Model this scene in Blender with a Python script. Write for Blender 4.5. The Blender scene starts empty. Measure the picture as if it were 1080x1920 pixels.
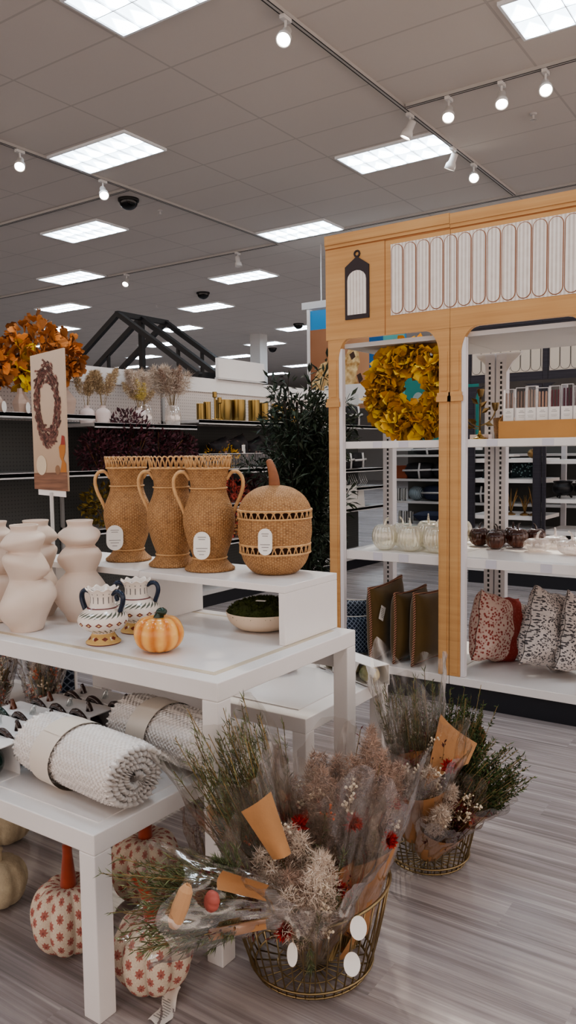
import bpy, math, random
from mathutils import Vector as Vec, Matrix
RND = random.Random(11)
PI = math.pi
sc = bpy.context.scene
COL = sc.collection
sin, cos = math.sin, math.cos

# ------------------------------------------------------------ camera (level-ish phone shot)
cam_d = bpy.data.cameras.new('camera'); cam = bpy.data.objects.new('camera', cam_d); COL.objects.link(cam)
FL, YAW, PITCH, ROLL, HC = 1478.76, -.6033, -.0765, -.0125, 1.45
cam_d.sensor_fit = 'VERTICAL'; cam_d.sensor_height = 36; cam_d.lens = FL/1920*36; cam_d.clip_end = 200
fw = Vec((sin(YAW)*cos(PITCH), cos(YAW)*cos(PITCH), sin(PITCH)))
rt = fw.cross(Vec((0,0,1))).normalized(); up = rt.cross(fw)
rt, up = rt*cos(ROLL)+up*sin(ROLL), up*cos(ROLL)-rt*sin(ROLL)
cam.matrix_world = Matrix(((rt.x,up.x,-fw.x,0),(rt.y,up.y,-fw.y,0),(rt.z,up.z,-fw.z,HC),(0,0,0,1)))
sc.camera = cam

# ------------------------------------------------------------ mesh builder
class MB:
    def __init__(s): s.v=[]; s.f=[]; s.m=[]; s.uv={}
    def quad(s,a,b,c,d,m=0):
        n=len(s.v); s.v+=[tuple(a),tuple(b),tuple(c),tuple(d)]; s.f.append((n,n+1,n+2,n+3)); s.m.append(m)
    def poly(s,pts,m=0):
        n=len(s.v); s.v+=[tuple(p) for p in pts]; s.f.append(tuple(range(n,n+len(pts)))); s.m.append(m)
    def box(s,c,d,rz=0,m=0,M=None):
        n=len(s.v); x,y,z=d[0]/2,d[1]/2,d[2]/2; ca,sa=cos(rz),sin(rz)
        for sx,sy,sz in ((-1,-1,-1),(1,-1,-1),(1,1,-1),(-1,1,-1),(-1,-1,1),(1,-1,1),(1,1,1),(-1,1,1)):
            p=Vec((sx*x,sy*y,sz*z)); p=Vec((p.x*ca-p.y*sa,p.x*sa+p.y*ca,p.z))
            if M: p=M@p
            s.v.append((p.x+c[0],p.y+c[1],p.z+c[2]))
        for q in ((3,2,1,0),(4,5,6,7),(0,1,5,4),(1,2,6,5),(2,3,7,6),(3,0,4,7)): s.f.append(tuple(n+i for i in q)); s.m.append(m)
        return s
    def span(s,x0,x1,y0,y1,z0,z1,m=0): return s.box(((x0+x1)/2,(y0+y1)/2,(z0+z1)/2),(abs(x1-x0),abs(y1-y0),abs(z1-z0)),0,m)
    def lathe(s,prof,seg=32,fn=None,c=(0,0,0),m=0,cap0=True,cap1=False):
        n=len(s.v); k=len(prof); fl=len(s.f)
        for i,(r,z) in enumerate(prof):
            for j in range(seg):
                a=2*PI*j/seg
                rr,zz=(r,z) if fn is None else fn(r,z,a)
                s.v.append((c[0]+rr*cos(a),c[1]+rr*sin(a),c[2]+zz))
        L=0; ls=[0]
        for i in range(1,k): L+=math.hypot(prof[i][0]-prof[i-1][0],prof[i][1]-prof[i-1][1]); ls.append(L)
        for i in range(k-1):
            for j in range(seg):
                j2=(j+1)%seg
                s.uv[len(s.f)]=((j/seg,ls[i]),((j+1)/seg,ls[i]),((j+1)/seg,ls[i+1]),(j/seg,ls[i+1]))
                s.f.append((n+i*seg+j,n+i*seg+j2,n+(i+1)*seg+j2,n+(i+1)*seg+j)); s.m.append(m)
        if cap0: s.f.append(tuple(n+j for j in reversed(range(seg)))); s.m.append(m)
        if cap1: s.f.append(tuple(n+(k-1)*seg+j for j in range(seg))); s.m.append(m)
        return s
    def tube(s,pts,r,seg=6,closed=False,m=0,cap=True):
        pts=[Vec(p) for p in pts]; k=len(pts); n=len(s.v); ref=None
        for i,p in enumerate(pts):
            a=pts[(i-1)%k] if (closed or i>0) else p; b=pts[(i+1)%k] if (closed or i<k-1) else p
            t=(b-a); t=t.normalized() if t.length>1e-9 else Vec((0,0,1))
            if ref is None: ref=t.orthogonal().normalized()
            ref=(ref-t*ref.dot(t)); ref=ref.normalized() if ref.length>1e-6 else t.orthogonal().normalized()
            w=t.cross(ref); rr=r(i/(k-1)) if callable(r) else r
            for j in range(seg):
                q=p+(ref*cos(2*PI*j/seg)+w*sin(2*PI*j/seg))*rr; s.v.append(tuple(q))
        for i in range(k if closed else k-1):
            i2=(i+1)%k
            for j in range(seg):
                j2=(j+1)%seg; s.f.append((n+i*seg+j,n+i*seg+j2,n+i2*seg+j2,n+i2*seg+j)); s.m.append(m)
        if cap and not closed:
            s.f.append(tuple(n+j for j in reversed(range(seg)))); s.m.append(m)
            s.f.append(tuple(n+(k-1)*seg+j for j in range(seg))); s.m.append(m)
        return s
    def ring(s,c,r,t,seg=40,ts=6,tilt=None,m=0):
        return s.tube([(c[0]+r*cos(2*PI*i/seg),c[1]+r*sin(2*PI*i/seg),c[2]+(tilt(2*PI*i/seg) if tilt else 0)) for i in range(seg)],t,ts,True,m)
    def ball(s,c,r,seg=8,rows=6,m=0,fn=None):
        R3=r if isinstance(r,tuple) else (r,r,r); n=len(s.v)
        for i in range(1,rows):
            p=PI*i/rows
            for j in range(seg):
                a=2*PI*j/seg; q=(sin(p)*cos(a),sin(p)*sin(a),-cos(p)); g=fn(q) if fn else 1
                s.v.append((c[0]+q[0]*R3[0]*g,c[1]+q[1]*R3[1]*g,c[2]+q[2]*R3[2]*g))
        b=len(s.v); s.v+=[(c[0],c[1],c[2]-R3[2]),(c[0],c[1],c[2]+R3[2])]
        for i in range(rows-2):
            for j in range(seg):
                j2=(j+1)%seg; s.f.append((n+i*seg+j,n+i*seg+j2,n+(i+1)*seg+j2,n+(i+1)*seg+j)); s.m.append(m)
        for j in range(seg):
            j2=(j+1)%seg; s.f.append((b,n+j2,n+j)); s.m.append(m)
            s.f.append((b+1,n+(rows-2)*seg+j,n+(rows-2)*seg+j2)); s.m.append(m)
        return s
    def prism(s,pts,o,ux,uy,dz,m=0):   # polygon pts (u,v) placed at o with axes ux,uy, extruded by vector dz
        o,ux,uy,dz=Vec(o),Vec(ux),Vec(uy),Vec(dz); n=len(s.v); k=len(pts)
        A=[o+ux*u+uy*v for u,v in pts]; s.v+=[tuple(p) for p in A]+[tuple(p+dz) for p in A]
        s.f+=[tuple(range(n+k-1,n-1,-1)),tuple(range(n+k,n+2*k))]; s.m+=[m,m]
        for i in range(k):
            j=(i+1)%k; s.f.append((n+i,n+j,n+k+j,n+k+i)); s.m.append(m)
        return s
    def grid(s,fn,nu,nv,m=0,cu=False):
        n=len(s.v)
        for i in range(nu+1):
            for j in range(nv+1): s.v.append(tuple(fn(i/nu,j/nv)))
        for i in range(nu):
            for j in range(nv):
                a=n+i*(nv+1)+j; s.uv[len(s.f)]=((i/nu,j/nv),((i+1)/nu,j/nv),((i+1)/nu,(j+1)/nv),(i/nu,(j+1)/nv))
                s.f.append((a,a+nv+1,a+nv+2,a+1)); s.m.append(m)
        return s
    def leaf(s,p,d,n,L,W,fold=.25,m=0):
        p,d,n=Vec(p),Vec(d).normalized(),Vec(n); w=d.cross(n); w=w.normalized() if w.length>1e-6 else d.orthogonal().normalized(); n=w.cross(d)
        k=len(s.v); a=p+d*L*.45+w*W*.5+n*W*fold; b=p+d*L*.45-w*W*.5+n*W*fold; t=p+d*L-n*L*.12
        s.v+=[tuple(p),tuple(a),tuple(t),tuple(b)]; s.f+=[(k,k+1,k+2),(k,k+2,k+3)]; s.m+=[m,m]
    def fan(s,p,d,n,L,W,m=0):   # ginkgo style leaf
        p,d,n=Vec(p),Vec(d).normalized(),Vec(n); w=d.cross(n).normalized(); n=w.cross(d); k=len(s.v)
        P=[(0,0,0),(.5,.42,.1),(.52,.78,.02),(.2,1,.12),(0,.86,0),(-.22,1,.12),(-.52,.76,.02),(-.48,.4,.1)]
        s.v+=[tuple(p+w*x*W+d*y*L+n*z*L) for x,y,z in P]
        for q in ((0,1,2,4),(2,3,4),(0,4,6,7),(4,5,6)): s.f.append(tuple(k+i for i in q)); s.m.append(m)
    def build(s,name,mats,parent=None,smooth=False,bevel=0,loc=None):
        me=bpy.data.meshes.new(name); me.from_pydata(s.v,[],s.f)
        if not isinstance(mats,(list,tuple)): mats=[mats]
        for q in mats: me.materials.append(q)
        if len(mats)>1: me.polygons.foreach_set('material_index',s.m)
        if s.uv:
            ul=me.uv_layers.new(name='uv')
            for fi,us in s.uv.items():
                for li,u in zip(me.polygons[fi].loop_indices,us): ul.data[li].uv=u
        if smooth:
            me.polygons.foreach_set('use_smooth',[True]*len(me.polygons))
            if smooth!=True: me.set_sharp_from_angle(angle=smooth)
        me.update(); o=bpy.data.objects.new(name,me); COL.objects.link(o)
        if parent is not None: o.parent=parent
        if loc: o.location=loc
        if bevel:
            b=o.modifiers.new('bevel','BEVEL'); b.width=bevel; b.segments=2; b.limit_method='ANGLE'
        return o
def thing(name,label,cat,loc=(0,0,0),rz=0,group=None):
    o=bpy.data.objects.new(name,None); COL.objects.link(o); o.empty_display_size=.05
    o.location=loc; o.rotation_euler=(0,0,rz); return tag(o,label,cat,group)
def tag(o,label,cat,group=None,kind=None):
    o['label']=label; o['category']=cat
    if group: o['group']=group
    if kind: o['kind']=kind
    return o
def struct(o): o['kind']='structure'; return o
def dup(root,loc,rz,label,group=None,sc_=None):
    r=root.copy(); COL.objects.link(r); r.location=loc; r.rotation_euler=(0,0,rz); r['label']=label
    if group: r['group']=group
    if sc_: r.scale=sc_ if isinstance(sc_,tuple) else (sc_,)*3
    for ch in list(root.children):
        c=ch.copy(); COL.objects.link(c); c.parent=r
        for g in list(ch.children):
            d=g.copy(); COL.objects.link(d); d.parent=c
    return r
def bez(pts,n=12):
    P=[Vec(p) for p in pts]; out=[]
    for i in range(n+1):
        t=i/n; Q=P[:]
        while len(Q)>1: Q=[Q[j].lerp(Q[j+1],t) for j in range(len(Q)-1)]
        out.append(Q[0])
    return out
def spl(prof,k=4):   # catmull-rom through profile points
    out=[]; n=len(prof)
    for i in range(n-1):
        p0,p1,p2,p3=prof[max(i-1,0)],prof[i],prof[i+1],prof[min(i+2,n-1)]
        for j in range(k):
            t=j/k
            out.append(tuple(.5*(2*b+(c-a)*t+(2*a-5*b+4*c-d)*t*t+(3*b-3*c+d-a)*t**3) for a,b,c,d in zip(p0,p1,p2,p3)))
    out.append(tuple(prof[-1])); return out
def rv(r=RND):
    while 1:
        v=Vec((r.uniform(-1,1),r.uniform(-1,1),r.uniform(-1,1)))
        if .05<v.length<1: return v.normalized()

# ------------------------------------------------------------ materials
def lin(c):
    c=[x/255 for x in c]; return tuple(x/12.92 if x<.04045 else ((x+.055)/1.055)**2.4 for x in c)+(1,)
class N:   # tiny node-expression wrapper
    def __init__(s,nt,o): s.nt=nt; s.o=o
    def op(s,o,b=None,c=None):
        n=s.nt.nodes.new('ShaderNodeMath'); n.operation=o
        for i,x in enumerate((s,b,c)):
            if x is None: continue
            if isinstance(x,N): s.nt.links.new(x.o,n.inputs[i])
            else: n.inputs[i].default_value=x
        return N(s.nt,n.outputs[0])
    def __add__(s,b): return s.op('ADD',b)
    def __sub__(s,b): return s.op('SUBTRACT',b)
    def __mul__(s,b): return s.op('MULTIPLY',b)
    def __truediv__(s,b): return s.op('DIVIDE',b)
    def __gt__(s,b): return s.op('GREATER_THAN',b)
    def __lt__(s,b): return s.op('LESS_THAN',b)
    __radd__=__add__; __rmul__=__mul__
    def sin(s): return s.op('SINE')
    def cos(s): return s.op('COSINE')
    def fr(s): return s.op('FRACT')
    def fl(s): return s.op('FLOOR')
    def abs(s): return s.op('ABSOLUTE')
    def sq(s): return s.op('SQRT')
    def mx(s,b): return s.op('MAXIMUM',b)
    def mn(s,b): return s.op('MINIMUM',b)
class T:
    def __init__(s,nt,bs): s.nt=nt; s.bs=bs; s.tc=nt.nodes.new('ShaderNodeTexCoord')
    def xyz(s,k='Object'):
        n=s.nt.nodes.new('ShaderNodeSeparateXYZ'); s.nt.links.new(s.tc.outputs[k],n.inputs[0]); return [N(s.nt,o) for o in n.outputs]
    def vec(s,x,y,z):
        n=s.nt.nodes.new('ShaderNodeCombineXYZ')
        for i,q in enumerate((x,y,z)):
            if isinstance(q,N): s.nt.links.new(q.o,n.inputs[i])
            else: n.inputs[i].default_value=q
        return n.outputs[0]
    def noise(s,scale,detail=2,k='Object',v=None,rough=.5):
        n=s.nt.nodes.new('ShaderNodeTexNoise'); s.nt.links.new(v if v is not None else s.tc.outputs[k],n.inputs['Vector']); n.inputs['Scale'].default_value=scale; n.inputs['Detail'].default_value=detail; n.inputs['Roughness'].default_value=rough; return N(s.nt,n.outputs['Fac'])
    def vor(s,scale,k='Object',v=None,feat='F1',out='Distance'):
        n=s.nt.nodes.new('ShaderNodeTexVoronoi'); n.feature=feat; s.nt.links.new(v if v is not None else s.tc.outputs[k],n.inputs['Vector']); n.inputs['Scale'].default_value=scale; return N(s.nt,n.outputs[out])
    def obj_rand(s):
        n=s.nt.nodes.new('ShaderNodeObjectInfo'); return N(s.nt,n.outputs['Random'])
    def geo_rand(s):
        n=s.nt.nodes.new('ShaderNodeNewGeometry'); return N(s.nt,n.outputs['Random Per Island'])
    def mix(s,f,a,b):
        n=s.nt.nodes.new('ShaderNodeMix'); n.data_type='RGBA'
        if isinstance(f,N): s.nt.links.new(f.o,n.inputs[0])
        else: n.inputs[0].default_value=f
        for i,q in ((6,a),(7,b)):
            if isinstance(q,tuple): n.inputs[i].default_value=lin(q) if len(q)==3 else q
            else: s.nt.links.new(q,n.inputs[i])
        return n.outputs[2]
    def ramp(s,f,stops):
        n=s.nt.nodes.new('ShaderNodeValToRGB'); s.nt.links.new(f.o,n.inputs[0]); e=n.color_ramp.elements
        while len(e)<len(stops): e.new(.5)
        for q,(p,c) in zip(e,stops): q.position=p; q.color=lin(c)
        return n.outputs[0]
    def step(s,x,a,b):
        n=s.nt.nodes.new('ShaderNodeMapRange'); n.interpolation_type='SMOOTHSTEP'; s.nt.links.new(x.o,n.inputs[0]); n.inputs[1].default_value=a; n.inputs[2].default_value=b; return N(s.nt,n.outputs[0])
    def col(s,c):
        if isinstance(c,tuple): s.bs.inputs['Base Color'].default_value=lin(c)
        else: s.nt.links.new(c,s.bs.inputs['Base Color'])
    def bump(s,h,st=.3,d=.01):
        n=s.nt.nodes.new('ShaderNodeBump'); n.inputs['Strength'].default_value=st; n.inputs['Distance'].default_value=d; s.nt.links.new(h.o,n.inputs['Height']); s.nt.links.new(n.outputs[0],s.bs.inputs['Normal'])
    def set(s,**k):
        for a,b in k.items():
            i=s.bs.inputs[a.replace('_',' ')]
            if isinstance(b,N): s.nt.links.new(b.o,i)
            else: i.default_value=b
def mk(name,fn=None,col=(200,200,200),rough=.5,metal=0,var=0,vs=8,bump=0,bs=60,bd=.004,isl=0,**kw):
    m=bpy.data.materials.new(name); m.use_nodes=True; nt=m.node_tree; b=nt.nodes['Principled BSDF']; t=T(nt,b)
    t.set(Roughness=rough,Metallic=metal,**kw)
    if fn: fn(t)
    else:
        f=None
        if var: f=t.noise(vs,3)*var+(.5-var/2)
        if isl: f=(t.geo_rand()-.5)*isl+(f if f else .5)
        if f: t.col(t.ramp(f,[(0,tuple(x*.35 for x in col)),(.5,col),(1,tuple(min(255,x*1.4+12) for x in col))]))
        else: t.col(col)
        if bump: t.bump(t.noise(bs,3),bump,bd)
    return m
def thin(name,tint,refl=.12,rough=.08,alpha=.0,diff=(255,255,255)):   # clear film / thin glass
    m=bpy.data.materials.new(name); m.use_nodes=True; nt=m.node_tree; nt.nodes.remove(nt.nodes['Principled BSDF'])
    out=nt.nodes['Material Output']; tr=nt.nodes.new('ShaderNodeBsdfTransparent'); tr.inputs[0].default_value=lin(tint)
    gl=nt.nodes.new('ShaderNodeBsdfGlossy'); gl.inputs['Roughness'].default_value=rough; gl.inputs[0].default_value=(1,1,1,1)
    df=nt.nodes.new('ShaderNodeBsdfDiffuse'); df.inputs[0].default_value=lin(diff)
    lw=nt.nodes.new('ShaderNodeLayerWeight'); lw.inputs[0].default_value=.35
    mu=nt.nodes.new('ShaderNodeMath'); mu.operation='MULTIPLY_ADD'; nt.links.new(lw.outputs['Facing'],mu.inputs[0]); mu.inputs[1].default_value=.55; mu.inputs[2].default_value=refl
    a=nt.nodes.new('ShaderNodeMixShader'); a.inputs[0].default_value=alpha; nt.links.new(tr.outputs[0],a.inputs[1]); nt.links.new(df.outputs[0],a.inputs[2])
    b=nt.nodes.new('ShaderNodeMixShader'); nt.links.new(mu.outputs[0],b.inputs[0]); nt.links.new(a.outputs[0],b.inputs[1]); nt.links.new(gl.outputs[0],b.inputs[2]); nt.links.new(b.outputs[0],out.inputs[0])
    return m
def emis(name,col,st):
    return mk(name,lambda t:(t.col((0,0,0)),t.set(Emission_Strength=st,Emission_Color=lin(col))))
# ------------------------------------------------------------ shared materials
white=mk('white_laminate',col=(226,222,219),rough=.38,var=.12,vs=3)
white2=mk('white_metal',col=(222,218,220),rough=.42)
greyw=mk('shelf_grey_white',col=(196,192,190),rough=.5)
blackm=mk('black_metal',col=(22,21,23),rough=.5)
darkk=mk('dark_kick',col=(26,28,36),rough=.45)
slotm=mk('slot_black',col=(18,18,22),rough=.8)
paper=mk('white_paper',col=(232,228,222),rough=.7)
ink=mk('grey_ink',col=(120,116,112),rough=.8)
gold=mk('brass_wire',col=(150,132,100),rough=.35,metal=1)
goldm=mk('polished_gold',col=(206,170,100),rough=.18,metal=1)
tape=mk('clear_tape_tan',col=(202,188,166),rough=.4)
acryl=thin('clear_acrylic',(236,234,232),.05,.1)
kraft=mk('kraft_paper',col=(170,124,82),rough=.75,var=.25,vs=14,bump=.2,bs=120)
film=thin('cellophane',(246,244,242),.035,.13,.02,(235,225,220))
cardb=mk('brown_cardboard',col=(190,140,84),rough=.75,var=.1)

def floor_mat(t):
    x,y,z=t.xyz()
    r=(y/.16).fl(); u=(x/1.22+(r*.618).fr()); p=u.fl()
    h=((r*12.9898+p*78.233).sin()*43758.5).fr()
    st=t.noise(1,5,v=t.vec(x*1.1+h*30,y*26+h*9,h*20),rough=.65)
    st2=t.noise(1,3,v=t.vec(x*.5+h*11,y*70,h*5))
    big=t.noise(.7,1)
    f=(t.step(st,.28,.72)*.6+t.step(st2,.3,.75)*.28+h*.26)+(big-.5)*.15
    gap=(((y/.16).fr()-.5).abs()>.49)
    c=t.ramp(f,[(0,(116,108,107)),(.4,(152,143,142)),(.7,(174,165,163)),(1,(192,183,181))])
    t.col(t.mix(gap*.3,c,(96,90,89)))
    t.set(Roughness=st2*.12+.2); t.bump(st*.4-gap*.5,.06,.003)
fm=mk('vinyl_plank_floor',floor_mat)
def ceil_mat(t):
    x,y,z=t.xyz()
    gx=((((x+6.99)/1.2192).fr()-.5).abs()>.4915); gy=((((y-5.61)/.6096).fr()-.5).abs()>.483)
    g=gx.mx(gy)
    nz=t.noise(220,2); bg=t.noise(.5,1)
    c=t.ramp(nz*.35+bg*.4+.12,[(0,(190,182,175)),(1,(216,208,201))])
    t.col(t.mix(g*.28,c,(120,114,110))); t.bump(nz*.3-g,.25,.006); t.set(Roughness=.95)
cm=mk('ceiling_tiles',ceil_mat)
wallm=mk('far_wall_paint',col=(150,146,143),rough=.9)

# ------------------------------------------------------------ the room
CZ=4.59
b=MB(); b.poly([(-32,-7,0),(7,-7,0),(7,34,0),(-32,34,0)]); struct(b.build('floor',fm))
b=MB(); b.span(-32,7,-7,34,CZ,CZ+.1); struct(b.build('ceiling',cm))
b=MB(); b.span(-32,7,34,34.2,0,CZ); struct(b.build('wall_back',wallm))
b=MB(); b.span(-32.2,-32,-7,34,0,CZ); struct(b.build('wall_left',wallm))
b=MB(); b.span(-12.95,-12.62,17.1,17.43,0,CZ); struct(b.build('trim_1',mk('column_white',col=(205,204,202),rough=.8)))

# recessed ceiling lights: staggered grid of parabolic troffers
def panel_mat(t):
    x,y,z=t.xyz()
    u=(x/.1867).fr(); v=(y/.279).fr()
    spot=t.step((u-.5).abs()*1.2+(v-.85).abs()*1.1,.75,.1)
    t.col((200,205,210)); t.set(Emission_Color=lin((222,238,250)),Emission_Strength=spot*LAMP*2.0+LAMP*.3)
LAMP=9.5
pm=mk('troffer_glow',panel_mat); fr_=mk('troffer_white',col=(232,234,236),rough=.35)
def make_troffer(loc):
    t=thing('ceiling_light','','ceiling light',loc)
    w,d=1.12,.558
    b=MB(); b.poly([(0,d,-.012),(w,d,-.012),(w,0,-.012),(0,0,-.012)]); b.build('diffuser',pm,t)
    b=MB()
    for x0,x1,y0,y1 in ((-.02,0,-.02,d+.02),(w,w+.02,-.02,d+.02),(0,w,-.02,0),(0,w,d,d+.02)): b.span(x0,x1,y0,y1,-.026,0)
    b.build('frame',fr_,t)
    b=MB()
    for i in range(1,6): b.span(i*w/6-.003,i*w/6+.003,0,d,-.026,-.0125)
    b.span(0,w,d/2-.004,d/2+.004,-.026,-.0125)
    b.build('louver',fr_,t)
    return t
proto=None; LB={}
spots=[]
for r in range(-3,9):
    for c in range(-5,7):
        x=-6.91+2.44*(c-r); y=5.67+1.83*(c+r)
        if -27<x<4.5 and -3<y<26: spots.append((c,r,x,y))
def campx(p):
    q=Vec(p)-Vec((0,0,HC)); d=q.dot(fw)
    return (540+FL*q.dot(rt)/d,960-FL*q.dot(up)/d) if d>.1 else None
spots.sort(key=lambda s:math.hypot(s[2],s[3]))
vis=[]
for s in spots:
    q=campx((s[2]+.56,s[3]+.28,CZ)); on=q and -120<q[0]<1200 and -60<q[1]<700
    near=math.hypot(s[2]+2,s[3]-2)<6.5
    if on or near: vis.append((s,q,on))
LBL={(0,0):'long white troffer light at upper left beside the track rail',(1,0):'bright troffer light at centre right just left of the spotlit track rail',
 (0,-1):'large troffer light cut off by the top edge at upper left',(1,-1):'troffer light cut off by the top right corner of the picture',
 (0,1):'troffer light at left below the black dome camera',(1,1):'troffer light left of the yellow kiosk header corner',
 (0,2):'third troffer light down at left, where the cross rail meets it',(1,2):'troffer light in the middle just above the second dome camera',
 (0,3):'fourth troffer light down at left, above the orange leaves',(1,3):'troffer light in the middle just below the second dome camera'}
for (c,r,x,y),q,on in vis:
    lab=LBL.get((c,r))
    if not lab:
        if on: lab='small far troffer light %d percent across and %d percent down the photo'%(round(q[0]/10.8),round(q[1]/19.2))
        else: lab='troffer light above the tables outside the picture'
    if proto is None: proto=make_troffer((x,y,CZ)); proto['label']=lab; proto['group']='troffer lights in the tiled ceiling'
    else: dup(proto,(x,y,CZ),0,lab)

# track rails and heads
rail=mk('rail_white',col=(186,182,178),rough=.5); railg=mk('rail_groove',col=(58,55,54),rough=.7)
def track(x0,x1,y0,y1,label):
    t=thing('track_rail',label,'track rail',((x0+x1)/2,(y0+y1)/2,CZ),0,'ceiling track rails')
    lx,ly=max(x1-x0,.038),max(y1-y0,.038)
    b=MB(); b.box((0,0,-.015),(lx,ly,.03)); b.build('rail_body',rail,t)
    b=MB()
    for s in (-1,1): b.box((0 if lx>ly else s*.016,s*.016 if lx>ly else 0,-.031),(lx if lx>ly else .008,ly if ly>lx else .008,.003))
    b.build('groove',railg,t)
track(-3.33,-3.33,-1,9.83,'long track rail running from top centre down to the kiosk header')
track(-6.95,-6.95,-1,9.9,'long track rail crossing at left past the upper left troffer light')
track(-3.30,3,6.77,6.77,'track rail at upper right carrying three spotlights')
track(-15,-6.98,6.87,6.87,'track rail at far left above the dome camera')
track(-6.9,3,9.88,9.88,'track rail just above the top of the yellow kiosk header')
track(-16,-6.98,9.95,9.95,'distant track rail at left running past two small spotlights')
headm=mk('head_white',col=(214,211,208),rough=.4); lens=emis('lamp_lens',(255,246,230),22)
def head(x,y,lab,aim,on=True):
    t=thing('track_spotlight',lab,'spotlight',(x,y,CZ-.03),0,'track spotlights'); d=(Vec(aim)-Vec((x,y,CZ-.15))).normalized()
    b=MB(); b.span(-.02,.02,-.05,.05,-.03,-.002); b.tube([(0,0,-.02),(0,0,-.1)],.01,8); b.build('bracket',headm,t)
    q=d.to_track_quat('Z','Y').to_matrix(); o=Vec((0,0,-.12))
    m=MB(); m.lathe([(.03,-.06),(.034,-.05),(.036,.02),(.052,.05),(.056,.1),(.05,.1),(.044,.07)],20)
    m.v=[tuple(q@Vec(v)+o) for v in m.v]; m.build('lamp_housing',headm,t,True)
    m=MB(); m.poly([(.047*cos(a*PI/8),.047*sin(a*PI/8),.085) for a in range(16)]); m.v=[tuple(q@Vec(v)+o) for v in m.v]
    m.build('lens',lens if on else headm,t)
    if on:
        L=bpy.data.lights.new('spot','SPOT'); L.energy=on; L.spot_size=math.radians(46); L.spot_blend=.7; L.shadow_soft_size=.04; L.color=(1,.9,.76)
        lo=bpy.data.objects.new('spot_beam',L); COL.objects.link(lo); lo.parent=t; lo.location=o+d*.11; lo.rotation_euler=(-d).to_track_quat('Z','Y').to_euler()
head(-3.33,4.88,'spotlight at the very top centre of the picture',(-2.3,1.9,.9),110)
head(-3.33,6.91,'spotlight where the two rails meet above the right troffer light',(-5,6.5,1.0),40)
head(-3.33,7.92,'spotlight on the rail just right of the right troffer light',(-5,8.2,1.0),40)
head(-3.33,8.5,'brightest spotlight, lowest on the long rail, facing the camera',(-1.6,4.4,1.2),130)
head(-2.9,6.8,'leftmost of the three spotlights on the upper right rail',(-2.1,4.5,1.2),150)
head(-2.42,6.8,'middle one of three spotlights on the upper right rail',(-1.5,4.4,.5),170)
head(-2.05,6.8,'rightmost of the three spotlights on the upper right rail',(-.6,3,.2),120)
head(-6.95,5.33,'small spotlight at the far left edge on the left rail',(-5,3.5,1.6),40)
head(-6.95,6.45,'spotlight hanging just below the upper left troffer light',(-4.8,5,1.6),50)
head(-10.2,9.95,'distant spotlight beside the third troffer light at left',(-9,7,1),30)
head(-7.75,9.95,'unlit distant spotlight in the middle of the far rail',(-7,10,0),0)
dome=mk('smoked_dome',col=(14,13,14),rough=.15)
for i,(x,y,l) in enumerate(((-7.28,7.17,'black dome camera nearest to the camera, at left under the rail'),(-10.3,12.1,'black dome camera in the middle between two troffer lights'),(-10.95,16.45,'small black dome camera left of the blue hanging graphic'),(-14.1,19.75,'farthest tiny black dome camera beside the white column'))):
    t=thing('dome_camera',l,'camera',(x,y,CZ),0,'black ceiling dome cameras')
    MB().lathe([(.125,-.03),(.13,-.015),(.13,0)],28).build('mount_ring',blackm,t)
    MB().lathe([(.01,-.13)]+[(.115*sin(a*PI/16),-.03-.1*cos(a*PI/16)) for a in range(1,9)],28).build('dome',dome,t,True)
for x,y,l in ((-7.28,7.73,'small ceiling sprinkler right of the nearest dome camera'),(-2.42,7.66,'small ceiling sprinkler at right below the three spotlights'),(-11.94,12.5,'tiny far ceiling sprinkler at left above the black roof frame')):
    b=MB(); b.lathe([(.035,0),(.03,-.012),(.012,-.015),(.012,-.05),(.03,-.055),(.03,-.06)],12); b.v=[(q[0],q[1],q[2]) for q in b.v]
    tag(b.build('sprinkler',greyw,None,loc=(x,y,CZ)),l,'sprinkler','ceiling sprinklers')
# ------------------------------------------------------------ yellow facade kiosk
def yel(t):
    x,y,z=t.xyz(); n=t.noise(1,4,v=t.vec(x*1.5,y*3,z*55)); b=t.noise(3,2)
    t.col(t.ramp(n*.6+b*.4,[(.2,(180,132,82)),(.5,(200,153,100)),(.8,(212,168,116))])); t.set(Roughness=.6)
yellow=mk('yellow_wood_print',yel); yelline=mk('yellow_moulding_shadow',col=(166,108,58),rough=.6)
cream=mk('fluted_cream',lambda t:(lambda x:t.col(t.ramp((x*300).sin()*.3+t.noise(30,1)*.3+.35,[(0,(196,182,172)),(.6,(232,224,216)),(1,(245,240,234))])))(t.xyz()[0]),rough=.6)
brownl=mk('brown_outline',col=(150,100,66),rough=.7); lant=mk('lantern_print_black',col=(52,40,42),rough=.6)
KY=4.13
def stadium(x,z0,z1,r,n=8): return [(x+r*cos(PI+PI*i/n),z0+r+r*sin(PI+PI*i/n)) for i in range(n+1)]+[(x+r*cos(PI*i/n),z1-r+r*sin(PI*i/n)) for i in range(n+1)]
UX,UZ=(1,0,0),(0,0,1)
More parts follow.
